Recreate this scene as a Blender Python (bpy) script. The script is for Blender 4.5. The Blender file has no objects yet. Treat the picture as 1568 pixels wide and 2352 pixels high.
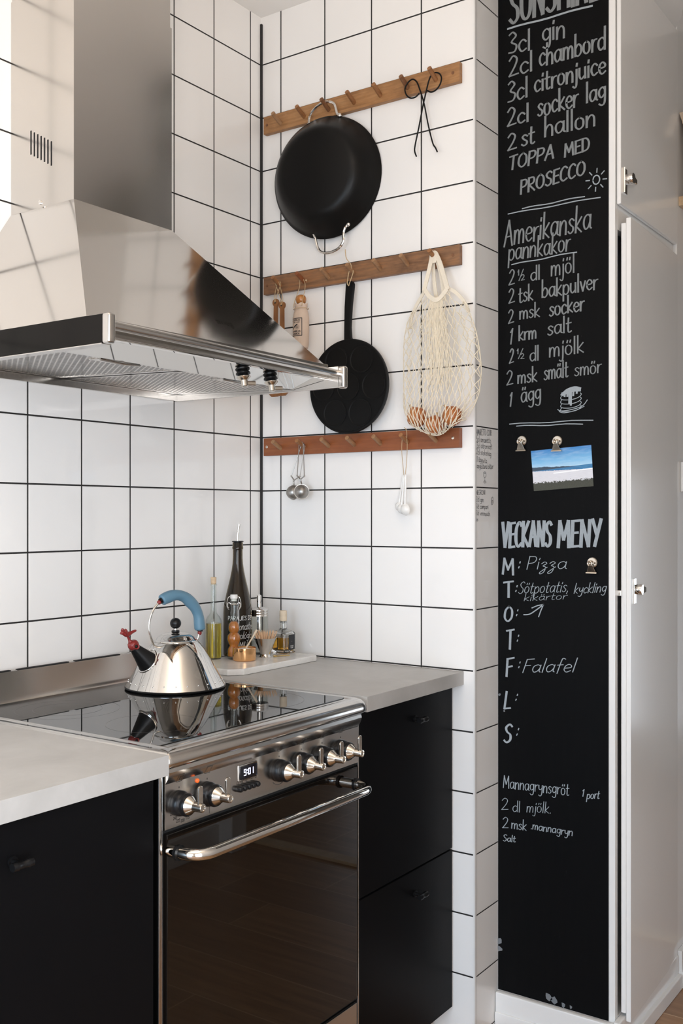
import bpy, bmesh, math, random
from mathutils import Vector, Matrix

random.seed(7)
PI = math.pi
scene = bpy.context.scene
COL = scene.collection

# ------------------------------------------------------------------ camera
cam_d = bpy.data.cameras.new('camera')
cam = bpy.data.objects.new('camera', cam_d)
COL.objects.link(cam)
cam.location = (-2.2265, -1.8275, 1.283)
cam.rotation_euler = (PI / 2, 0, -0.9619)
cam_d.sensor_fit = 'VERTICAL'
cam_d.sensor_height = 36.0
cam_d.lens = 36.0 * 2345.05 / 2352.0
cam_d.shift_y = 8.74 / 2352.0
cam_d.clip_start = 0.02
scene.camera = cam

# ------------------------------------------------------------------ world, light, exposure
world = bpy.data.worlds.new('world')
scene.world = world
world.use_nodes = True
wbg = world.node_tree.nodes['Background']
wbg.inputs['Color'].default_value = (0.75, 0.86, 1.0, 1)
wbg.inputs['Strength'].default_value = 0.6


def area(name, loc, rot, sx, sy, power, color, spread=PI):
    l = bpy.data.lights.new(name, 'AREA')
    l.shape = 'RECTANGLE'
    l.size, l.size_y = sx, sy
    l.energy = power
    l.color = color
    l.spread = spread
    o = bpy.data.objects.new(name, l)
    o.location = loc
    o.rotation_euler = rot
    COL.objects.link(o)
    return o


# daylight through the glazed door at the end of the galley: cool sky light low down, warm bounce going up
area('window_sky_light', (-3.42, -1.22, 0.95), (0, -PI / 2 + 0.25, 0), 1.5, 0.95, 10.5, (0.56, 0.77, 1.0), math.radians(110))
area('window_ground_light', (-3.42, -1.22, 1.50), (0, -PI / 2 - 0.40, 0), 1.0, 0.95, 2.5, (1.0, 0.84, 0.66), math.radians(140))
# a second window behind the camera, in the wall opposite the cooker
area('second_window_sky_light', (-2.45, -2.17, 1.12), (PI / 2 - 0.08, 0, 0), 1.3, 1.8, 31, (0.93, 0.955, 1.0), math.radians(160))
# added warm uplight without a fixture, washing the ceiling and upper walls
area('added_warm_uplight', (-1.60, -1.15, 2.15), (PI, 0, 0), 0.40, 0.40, 9.5, (1.0, 0.80, 0.60))
# cool light added low in the room beyond to lift the wardrobe door
area('added_hall_light', (2.85, -2.4, 0.85), (0, PI / 2 - 0.15, 0), 1.3, 1.2, 7, (0.80, 0.89, 1.0), math.radians(120))

scene.view_settings.view_transform = 'Standard'
scene.view_settings.look = 'None'
scene.view_settings.exposure = 0.64
scene.view_settings.gamma = 1.0
scene.view_settings.use_curve_mapping = False
cy = scene.cycles
cy.max_bounces = 10
cy.diffuse_bounces = 6
cy.glossy_bounces = 5
cy.transmission_bounces = 10
cy.transparent_max_bounces = 8
cy.caustics_reflective = True
cy.caustics_refractive = False
cy.sample_clamp_indirect = 4.0
cy.blur_glossy = 0.6
cy.use_adaptive_sampling = True
cy.adaptive_threshold = 0.02
cy.use_denoising = True


# ------------------------------------------------------------------ materials
class NT:
    """small helper over a material's node tree"""
    def __init__(self, name):
        self.m = bpy.data.materials.new(name)
        self.m.use_nodes = True
        self.t = self.m.node_tree
        self.b = self.t.nodes['Principled BSDF']

    def n(self, typ, **kw):
        nd = self.t.nodes.new(typ)
        for k, v in kw.items():
            if k.startswith('i_'):
                key = k[2:]
                key = int(key) if key.isdigit() else key.replace('_', ' ')
                nd.inputs[key].default_value = v
            else:
                setattr(nd, k, v)
        return nd

    def l(self, a, b):
        self.t.links.new(a, b)

    def math(self, op, a, b=None, c=None):
        nd = self.t.nodes.new('ShaderNodeMath')
        nd.operation = op
        for i, v in enumerate((a, b, c)):
            if v is None:
                continue
            if isinstance(v, (int, float)):
                nd.inputs[i].default_value = v
            else:
                self.l(v, nd.inputs[i])
        return nd.outputs[0]

    def mix(self, fac, a, b):
        nd = self.t.nodes.new('ShaderNodeMix')
        nd.data_type = 'RGBA'
        for sock, v in ((nd.inputs[0], fac), (nd.inputs[6], a), (nd.inputs[7], b)):
            if isinstance(v, (int, float)):
                sock.default_value = v
            elif isinstance(v, tuple):
                sock.default_value = (*v, 1) if len(v) == 3 else v
            else:
                self.l(v, sock)
        return nd.outputs[2]

    def coords(self, kind='Object', scale=(1, 1, 1), rot=(0, 0, 0)):
        tc = self.t.nodes.new('ShaderNodeTexCoord')
        mp = self.t.nodes.new('ShaderNodeMapping')
        mp.inputs['Scale'].default_value = scale
        mp.inputs['Rotation'].default_value = rot
        self.l(tc.outputs[kind], mp.inputs['Vector'])
        return mp.outputs['Vector']

    def noise(self, vec, scale, detail=4, rough=0.5, dist=0):
        nd = self.t.nodes.new('ShaderNodeTexNoise')
        nd.inputs['Scale'].default_value = scale
        nd.inputs['Detail'].default_value = detail
        nd.inputs['Roughness'].default_value = rough
        nd.inputs['Distortion'].default_value = dist
        if vec is not None:
            self.l(vec, nd.inputs['Vector'])
        return nd.outputs['Fac']

    def ramp(self, fac, stops):
        nd = self.t.nodes.new('ShaderNodeValToRGB')
        cr = nd.color_ramp
        while len(cr.elements) < len(stops):
            cr.elements.new(0.5)
        for e, (p, c) in zip(cr.elements, stops):
            e.position = p
            e.color = (*c, 1) if len(c) == 3 else c
        self.l(fac, nd.inputs['Fac'])
        return nd.outputs['Color']

    def bump(self, h, strength=0.3, dist=0.001):
        nd = self.t.nodes.new('ShaderNodeBump')
        nd.inputs['Strength'].default_value = strength
        nd.inputs['Distance'].default_value = dist
        self.l(h, nd.inputs['Height'])
        self.l(nd.outputs['Normal'], self.b.inputs['Normal'])

    def set(self, **kw):
        for k, v in kw.items():
            s = self.b.inputs[k.replace('_', ' ')]
            if isinstance(v, (int, float)):
                s.default_value = v
            elif isinstance(v, tuple):
                s.default_value = (*v, 1) if len(v) == 3 else v
            else:
                self.l(v, s)
        return self


def plain(name, col, rough=0.5, metal=0.0, coat=0.0, vary=0.06, nscale=20, bump=0.0, spec=0.5):
    k = NT(name)
    f = k.noise(k.coords(), nscale)
    lo = tuple(max(0, c * (1 - vary)) for c in col)
    hi = tuple(min(1, c * (1 + vary)) for c in col)
    k.set(Base_Color=k.mix(f, lo, hi), Roughness=rough, Metallic=metal, Coat_Weight=coat)
    k.b.inputs['Specular IOR Level'].default_value = spec
    if bump:
        k.bump(f, bump)
    return k.m


TS, RZ0 = 0.15, 2.5493          # tile module and height of a joint


def tile(name, axis, off, grout=0.0038, verticals=True, face=(0.87, 0.855, 0.835)):
    k = NT(name)
    g = k.n('ShaderNodeNewGeometry')
    sep = k.n('ShaderNodeSeparateXYZ')
    k.l(g.outputs['Position'], sep.inputs[0])
    z = k.math('DIVIDE', k.math('SUBTRACT', sep.outputs['Z'], RZ0), 0.14957)
    h = k.math('DIVIDE', k.math('ADD', sep.outputs[axis], off), TS)
    dz = k.math('PINGPONG', z, 0.5)
    dh = k.math('PINGPONG', h, 0.5)
    d = k.math('MINIMUM', dz, dh) if verticals else dz
    half = grout / 2 / TS
    mask = k.math('LESS_THAN', d, half)
    # id of each tile: slight tone and tilt differences from tile to tile
    cmb = k.n('ShaderNodeCombineXYZ')
    k.l(k.math('FLOOR', z), cmb.inputs[0])
    k.l(k.math('FLOOR', h), cmb.inputs[1])
    wn = k.n('ShaderNodeTexWhiteNoise')
    k.l(cmb.outputs[0], wn.inputs['Vector'])
    tone = k.mix(wn.outputs['Value'], tuple(c * 0.975 for c in face), face)
    col = k.mix(mask, tone, (0.014, 0.013, 0.012))
    sm = k.n('ShaderNodeMapRange', interpolation_type='SMOOTHSTEP')
    sm.inputs['From Min'].default_value = half * 0.6
    sm.inputs['From Max'].default_value = half * 2.2
    k.l(d, sm.inputs['Value'])
    hgt = k.math('ADD', sm.outputs['Result'], k.math('MULTIPLY', k.noise(g.outputs['Position'], 9, 1), 0.25))
    bp = k.n('ShaderNodeBump')
    bp.inputs['Strength'].default_value = 0.35
    bp.inputs['Distance'].default_value = 0.0015
    k.l(hgt, bp.inputs['Height'])
    tl = k.n('ShaderNodeVectorMath', operation='MULTIPLY_ADD')
    k.l(wn.outputs['Color'], tl.inputs[0])
    tl.inputs[1].default_value = (0.010, 0.010, 0.010)
    k.l(bp.outputs['Normal'], tl.inputs[2])
    nm = k.n('ShaderNodeVectorMath', operation='NORMALIZE')
    k.l(tl.outputs[0], nm.inputs[0])
    k.l(nm.outputs[0], k.b.inputs['Normal'])
    k.set(Base_Color=col, Roughness=k.math('ADD', k.math('MULTIPLY', mask, 0.6), 0.07))
    return k.m


def wood(name, a, b, c, axis=1, scale=1.0, rough=0.5, coat=0.0):
    k = NT(name)
    sc = [26 * scale] * 3
    sc[axis] = 2.2 * scale
    v = k.coords('Object', tuple(sc))
    f1 = k.noise(v, 2.2, 6, 0.62, 0.9)
    sc2 = [160 * scale] * 3
    sc2[axis] = 9 * scale
    f2 = k.noise(k.coords('Object', tuple(sc2)), 1.5, 3, 0.7)
    sc3 = [9 * scale] * 3
    sc3[axis] = 5 * scale
    f3 = k.noise(k.coords('Object', tuple(sc3)), 2.0, 4, 0.6, 1.0)
    f1 = k.math('ADD', k.math('MULTIPLY', f1, 0.55), k.math('MULTIPLY', f3, 0.45))
    base = k.ramp(f1, [(0.34, a), (0.50, b), (0.66, c)])
    col = k.mix(k.math('MULTIPLY', k.math('SUBTRACT', f2, 0.35), 0.9), base, tuple(x * 0.45 for x in a))
    k.set(Base_Color=col, Roughness=rough, Coat_Weight=coat)
    k.bump(f2, 0.15, 0.0006)
    return k.m


def steel(name, col=(0.60, 0.575, 0.545), rough=0.22, axis=None, dirt=0.05):
    k = NT(name)
    sc = [300, 300, 300]
    if axis is not None:
        sc[axis] = 3
    f = k.noise(k.coords('Object', tuple(sc)), 1.0, 2)
    s = k.noise(k.coords('Object', (3, 3, 3)), 2.0, 4)
    r = k.math('ADD', k.math('MULTIPLY', f, dirt), k.math('MULTIPLY', s, 0.05))
    k.set(Base_Color=col, Metallic=1.0, Roughness=k.math('ADD', r, rough - 0.04))
    return k.m


def glass(name, col=(1, 1, 1), rough=0.0, ior=1.47):
    k = NT(name)
    k.set(Base_Color=col, Roughness=rough, IOR=ior, Transmission_Weight=1.0)
    return k.m


def thin_glass(name, tint=(0.96, 0.975, 0.965)):
    """thin-walled glass: lets light straight through and mirrors by Fresnel"""
    k = NT(name)
    tr = k.n('ShaderNodeBsdfTransparent')
    tr.inputs['Color'].default_value = (*tint, 1)
    gl = k.n('ShaderNodeBsdfGlossy')
    gl.inputs['Roughness'].default_value = 0.01
    lw = k.n('ShaderNodeLayerWeight')
    lw.inputs['Blend'].default_value = 0.5
    fr = k.math('ADD', k.math('MULTIPLY', k.math('POWER', lw.outputs['Facing'], 4.0), 0.55), 0.035)
    mx = k.n('ShaderNodeMixShader')
    k.l(fr, mx.inputs[0])
    k.l(tr.outputs[0], mx.inputs[1])
    k.l(gl.outputs[0], mx.inputs[2])
    k.l(mx.outputs[0], k.t.nodes['Material Output'].inputs['Surface'])
    k.t.nodes.remove(k.b)
    return k.m


def emit(name, col, s):
    k = NT(name)
    k.set(Base_Color=(0, 0, 0), Emission_Color=col, Emission_Strength=s)
    return k.m


M = {}
M['tile_back'] = tile('glazed_tile_back', 'X', 0.3128 * TS)
M['tile_right'] = tile('glazed_tile_right', 'Y', 0.4685 * TS)
M['tile_end'] = tile('glazed_tile_end', 'X', 0.0, 0.003, False)
M['wall_paint'] = plain('wall_paint', (0.84, 0.815, 0.78), 0.6, vary=0.03, nscale=6)
M['hall_shade_paint'] = plain('hall_shade_paint', (0.26, 0.235, 0.20), 0.6, vary=0.03, nscale=6)  # dimness of the unseen hall put into its colour, darkening the flue's reflection
M['ceiling_paint'] = plain('ceiling_paint', (0.87, 0.85, 0.82), 0.7, vary=0.02, nscale=4)
M['gloss_white'] = plain('gloss_white_paint', (0.80, 0.79, 0.77), 0.16, vary=0.03, nscale=5, bump=0.03)
M['joint_black'] = plain('black_joint', (0.016, 0.015, 0.014), 0.6)
M['trim_white'] = plain('white_edge_trim', (0.78, 0.77, 0.75), 0.35)
M['grey_line'] = plain('grey_edge_line', (0.25, 0.25, 0.25), 0.4)
M['steel_v'] = steel('brushed_steel_vertical', rough=0.19, axis=2, dirt=0.02)
M['steel_h'] = steel('brushed_steel_horizontal', rough=0.20, axis=0, dirt=0.02)
M['steel_canopy'] = steel('satin_steel', rough=0.10, axis=2, dirt=0.02)
M['steel_mirror'] = steel('polished_steel', (0.66, 0.645, 0.62), rough=0.05, dirt=0.015)
M['chrome'] = steel('chrome', (0.74, 0.72, 0.69), rough=0.05, dirt=0.01)
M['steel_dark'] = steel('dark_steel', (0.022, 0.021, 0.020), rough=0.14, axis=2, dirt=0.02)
M['nickel'] = steel('nickel', (0.62, 0.57, 0.50), rough=0.16, dirt=0.06)
M['tin'] = steel('dull_tin', (0.48, 0.46, 0.43), rough=0.28)
M['copper'] = steel('copper', (0.86, 0.50, 0.24), rough=0.12, dirt=0.03)
M['brass'] = steel('brass', (0.80, 0.58, 0.22), rough=0.18)
M['black_front'] = plain('matt_black_front', (0.0035, 0.0035, 0.004), 0.44, vary=0.1, nscale=8, spec=0.08)
M['black_plastic'] = plain('black_plastic', (0.006, 0.006, 0.0065), 0.32, spec=0.3)
M['black_iron'] = plain('black_iron', (0.0045, 0.0045, 0.0045), 0.50, bump=0.12, nscale=220, spec=0.16)
M['black_coat'] = plain('black_nonstick', (0.0045, 0.0044, 0.0043), 0.36, bump=0.02, nscale=300, spec=0.2)
M['void'] = plain('dark_gap', (0.004, 0.004, 0.004), 0.8)
M['hob_glass'] = plain('black_hob_glass', (0.006, 0.006, 0.006), 0.02, spec=0.75)
M['oven_glass'] = plain('dark_oven_glass', (0.006, 0.0045, 0.0035), 0.02, spec=0.6)
M['print_dark'] = plain('printed_mark', (0.05, 0.045, 0.04), 0.4)
M['hob_mark'] = plain('hob_mark', (0.10, 0.10, 0.10), 0.15)
M['red_plastic'] = plain('red_plastic', (0.23, 0.022, 0.020), 0.36)
M['blue_grip'] = plain('blue_rubber', (0.105, 0.215, 0.30), 0.42, vary=0.03)
M['white_plastic'] = plain('white_plastic', (0.80, 0.79, 0.76), 0.35)
M['white_ceramic'] = plain('white_glazed_ceramic', (0.82, 0.81, 0.78), 0.12)
M['cork'] = plain('cork', (0.62, 0.46, 0.30), 0.8, vary=0.2, nscale=160, bump=0.3)
M['stopper_wood'] = plain('pale_stopper', (0.66, 0.55, 0.41), 0.6, vary=0.06, nscale=50)
M['onion'] = None
M['cotton'] = plain('cotton_cord', (0.74, 0.66, 0.52), 0.85, vary=0.08, nscale=90)
M['cotton_band'] = plain('cotton_tape', (0.76, 0.69, 0.57), 0.9, vary=0.05, nscale=200, bump=0.3)
M['jute'] = plain('jute_string', (0.52, 0.38, 0.22), 0.85, vary=0.15, nscale=200)
M['leather'] = plain('pale_leather', (0.62, 0.48, 0.38), 0.6, vary=0.12, nscale=40, bump=0.2)
M['ball_wood'] = wood('varnished_ball', (0.40, 0.15, 0.03), (0.50, 0.20, 0.045), (0.56, 0.25, 0.06), 2, 0.4, 0.28, 0.4)
M['ink'] = plain('black_ink', (0.015, 0.015, 0.02), 0.5)
M['oil'] = glass('yellow_oil', (0.86, 0.66, 0.10), ior=1.38)
M['amber'] = plain('amber_oil', (0.70, 0.21, 0.015), 0.08, vary=0.45, nscale=60)
M['amber'].node_tree.nodes['Principled BSDF'].inputs['Transmission Weight'].default_value = 0.35
M['whisky'] = glass('amber_spirit', (0.80, 0.40, 0.04), ior=1.36)
M['clear'] = glass('clear_glass', (0.97, 0.98, 0.97))
M['thin_glass'] = thin_glass('thin_clear_glass')
M['wine_glass'] = glass('dark_olive_glass', (0.125, 0.082, 0.020))
M['wine'] = plain('dark_liquid', (0.010, 0.006, 0.002), 0.1)
M['chili'] = plain('dried_chili', (0.55, 0.09, 0.01), 0.4, vary=0.3, nscale=90)
M['white_ink'] = plain('white_marker', (0.80, 0.80, 0.78), 0.5)
M['label_black'] = plain('black_label', (0.014, 0.014, 0.017), 0.5)
M['salt'] = plain('salt', (0.85, 0.84, 0.82), 0.8, vary=0.1, nscale=900, bump=0.6)
M['toothpick'] = plain('toothpick_wood', (0.70, 0.46, 0.28), 0.7, vary=0.08, nscale=60)
M['rack_a'] = wood('mango_wood_light', (0.22, 0.10, 0.036), (0.38, 0.185, 0.070), (0.47, 0.26, 0.115), 1, 1.0, 0.5)
M['rack_b'] = wood('mango_wood_streaked', (0.13, 0.062, 0.030), (0.26, 0.128, 0.060), (0.40, 0.165, 0.055), 1, 1.0, 0.5)
M['rack_c'] = wood('reddish_wood', (0.21, 0.058, 0.017), (0.27, 0.080, 0.024), (0.32, 0.11, 0.038), 1, 0.7, 0.42)
M['peg_dark'] = wood('peg_wood_dark', (0.12, 0.045, 0.018), (0.20, 0.085, 0.035), (0.26, 0.12, 0.05), 0, 1.5, 0.5)
M['peg_warm'] = wood('peg_wood_warm', (0.22, 0.085, 0.028), (0.31, 0.135, 0.05), (0.40, 0.19, 0.08), 0, 1.5, 0.5)
M['peg_pale'] = wood('peg_wood_pale', (0.26, 0.13, 0.06), (0.36, 0.19, 0.09), (0.42, 0.25, 0.13), 0, 1.5, 0.5)
M['utensil'] = wood('olive_wood', (0.20, 0.075, 0.022), (0.30, 0.125, 0.04), (0.37, 0.17, 0.06), 2, 1.2, 0.45)
M['pine'] = wood('pale_pine', (0.55, 0.37, 0.20), (0.62, 0.43, 0.25), (0.68, 0.50, 0.32), 0, 0.8, 0.5)
M['cover'] = plain('kraft_cover', (0.52, 0.40, 0.29), 0.6)


def m_onion():
    k = NT('onion_skin')
    v = k.coords('Object', (60, 60, 6))
    f = k.noise(v, 1.6, 5, 0.6)
    k.set(Base_Color=k.ramp(f, [(0.3, (0.30, 0.075, 0.018)), (0.52, (0.46, 0.16, 0.045)), (0.72, (0.60, 0.28, 0.10))]),
          Roughness=0.30)
    return k.m


def m_counter():
    k = NT('pale_concrete_laminate')
    f = k.noise(k.coords('Object', (1, 1, 1)), 6, 8, 0.62, 0.6)
    g = k.noise(k.coords('Object', (1, 1, 1)), 70, 4, 0.6)
    c = k.ramp(f, [(0.30, (0.37, 0.36, 0.345)), (0.55, (0.44, 0.43, 0.415)), (0.75, (0.505, 0.495, 0.48))])
    k.set(Base_Color=k.mix(k.math('MULTIPLY', g, 0.35), c, (0.36, 0.35, 0.33)), Roughness=0.42)
    k.bump(g, 0.05)
    return k.m


def m_chalkboard():
    k = NT('chalkboard_paint')
    f = k.noise(k.coords('Object', (90, 90, 4)), 1.5, 5, 0.6)
    s = k.noise(k.coords('Object', (420, 420, 40)), 1.0, 3, 0.7)
    sp = k.math('MULTIPLY', k.math('GREATER_THAN', s, 0.70), 0.035)
    base = k.mix(f, (0.0028, 0.0028, 0.0030), (0.0050, 0.0050, 0.0054))
    k.set(Base_Color=k.mix(sp, base, (0.5, 0.5, 0.5)), Roughness=0.50)
    k.b.inputs['Specular IOR Level'].default_value = 0.07
    k.bump(f, 0.25, 0.0008)
    return k.m


def m_chalk(name, col):
    k = NT(name)
    f = k.noise(k.coords('Object', (700, 700, 200)), 1.0, 3, 0.7)
    k.set(Base_Color=k.mix(f, tuple(c * 0.72 for c in col), tuple(min(1, c * 1.2) for c in col)), Roughness=0.8)
    return k.m


def m_marble():
    k = NT('white_marble')
    f = k.noise(k.coords('Object', (1, 1, 1)), 9, 8, 0.65, 1.2)
    k.set(Base_Color=k.ramp(f, [(0.35, (0.62, 0.60, 0.58)), (0.5, (0.74, 0.73, 0.70)), (0.7, (0.77, 0.76, 0.74))]), Roughness=0.25)
    return k.m


def m_floor():
    k = NT('oak_planks')
    g = k.n('ShaderNodeNewGeometry')
    sep = k.n('ShaderNodeSeparateXYZ')
    k.l(g.outputs['Position'], sep.inputs[0])
    row = k.math('DIVIDE', sep.outputs['X'], 0.205)
    rid = k.math('FLOOR', row)
    wn0 = k.n('ShaderNodeTexWhiteNoise', noise_dimensions='1D')
    k.l(rid, wn0.inputs['W'])
    yy = k.math('ADD', k.math('DIVIDE', sep.outputs['Y'], 1.1), k.math('MULTIPLY', wn0.outputs['Value'], 3.0))
    cmb = k.n('ShaderNodeCombineXYZ')
    k.l(rid, cmb.inputs[0])
    k.l(k.math('FLOOR', yy), cmb.inputs[1])
    wn = k.n('ShaderNodeTexWhiteNoise')
    k.l(cmb.outputs[0], wn.inputs['Vector'])
    f = k.noise(k.coords('Object', (18, 1.4, 18)), 2.2, 6, 0.6, 0.6)
    base = k.ramp(f, [(0.3, (0.24, 0.115, 0.045)), (0.55, (0.36, 0.19, 0.085)), (0.75, (0.44, 0.25, 0.12))])
    tone = k.mix(k.math('MULTIPLY', wn.outputs['Value'], 0.5), base, (0.19, 0.09, 0.036))
    d = k.math('MINIMUM', k.math('MULTIPLY', k.math('PINGPONG', row, 0.5), 0.205), k.math('MULTIPLY', k.math('PINGPONG', yy, 0.5), 1.1))
    col = k.mix(k.math('LESS_THAN', d, 0.0016), tone, (0.55, 0.38, 0.22))
    k.set(Base_Color=col, Roughness=0.38)
    return k.m


def m_filter():
    k = NT('perforated_filter')
    g = k.n('ShaderNodeNewGeometry')
    sep = k.n('ShaderNodeSeparateXYZ')
    k.l(g.outputs['Position'], sep.inputs[0])
    ry = k.math('DIVIDE', sep.outputs['Y'], 0.0085)
    odd = k.math('MULTIPLY', k.math('FLOORED_MODULO', k.math('FLOOR', ry), 2.0), 0.5)
    rx = k.math('ADD', k.math('DIVIDE', sep.outputs['X'], 0.0125), odd)
    dx = k.math('ABSOLUTE', k.math('SUBTRACT', k.math('FRACT', rx), 0.5))
    dy = k.math('ABSOLUTE', k.math('SUBTRACT', k.math('FRACT', ry), 0.5))
    hole = k.math('LESS_THAN', k.math('ADD', k.math('MULTIPLY', dx, 1.0), k.math('MULTIPLY', dy, 0.9)), 0.47)
    k.set(Base_Color=k.mix(hole, (0.62, 0.59, 0.55), (0.13, 0.125, 0.12)), Metallic=1.0,
          Roughness=k.math('ADD', k.math('MULTIPLY', hole, 0.25), 0.2))
    return k.m


def m_beach():
    """the beach snapshot: sky, sea, sand and dune grass, laid out over the print itself"""
    k = NT('beach_snapshot')
    tc = k.n('ShaderNodeTexCoord')
    sep = k.n('ShaderNodeSeparateXYZ')
    k.l(tc.outputs['UV'], sep.inputs[0])
    u, v = sep.outputs['X'], sep.outputs['Y']
    vs = k.math('ADD', v, k.math('MULTIPLY', u, -0.05))
    jag = k.noise(tc.outputs['UV'], 26, 6, 0.7)
    sky = k.ramp(v, [(0.45, (0.52, 0.72, 0.85)), (0.68, (0.20, 0.48, 0.76)), (1.0, (0.03, 0.20, 0.52))])
    cl = k.noise(k.coords('UV', (1.5, 5, 1)), 3, 5, 0.6)
    sky = k.mix(k.math('MULTIPLY', k.math('SUBTRACT', cl, 0.45), 0.8), sky, (0.7, 0.82, 0.9))
    sea = k.mix(k.math('GREATER_THAN', k.noise(k.coords('UV', (2, 40, 1)), 2, 3), 0.56), (0.025, 0.16, 0.36), (0.05, 0.25, 0.48))
    sand = k.mix(k.noise(k.coords('UV', (6, 60, 1)), 2, 4), (0.55, 0.56, 0.62), (0.80, 0.80, 0.84))
    grass = k.mix(k.noise(tc.outputs['UV'], 60, 5, 0.8), (0.003, 0.004, 0.003), (0.065, 0.07, 0.042))
    hill = k.math('ADD', 0.555, k.math('MULTIPLY', k.noise(k.coords('UV', (7, 0.1, 1)), 1.0, 3), 0.07))
    c = k.mix(k.math('LESS_THAN', vs, 0.50), sky, sea)
    hm = k.math('MULTIPLY', k.math('LESS_THAN', vs, k.math('SUBTRACT', hill, k.math('MULTIPLY', u, 0.13))), k.math('GREATER_THAN', vs, 0.49))
    c = k.mix(hm, c, (0.03, 0.06, 0.10))
    sh = k.math('ADD', k.math('SUBTRACT', 0.46, k.math('MULTIPLY', u, 0.10)), k.math('MULTIPLY', jag, 0.05))
    c = k.mix(k.math('LESS_THAN', vs, sh), c, sand)
    surf = k.math('COMPARE', vs, 0.385, 0.013)
    c = k.mix(k.math('MULTIPLY', surf, k.math('GREATER_THAN', u, 0.35)), c, (0.9, 0.92, 0.95))
    edge = k.math('ADD', 0.06, k.math('MULTIPLY', jag, 0.27))
    c = k.mix(k.math('LESS_THAN', v, edge), c, grass)
    k.set(Base_Color=c, Roughness=0.25)
    return k.m


M['onion'] = m_onion()
M['counter'] = m_counter()
M['chalkboard'] = m_chalkboard()
M['chalk'] = m_chalk('chalk_grey', (0.21, 0.225, 0.23))
M['chalk_bright'] = m_chalk('chalk_white', (0.33, 0.37, 0.40))
M['marble'] = m_marble()
M['floor'] = m_floor()
M['filter'] = m_filter()
M['beach'] = m_beach()
M['lcd'] = emit('display_digits', (0.75, 0.78, 1.0, 1), 2.2)
M['lamp_orange'] = emit('indicator_orange', (1.0, 0.16, 0.02, 1), 0.7)
M['display_black'] = plain('display_window', (0.008, 0.008, 0.012), 0.1)


# ------------------------------------------------------------------ mesh helpers
def V(*a):
    return Vector(a)


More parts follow.
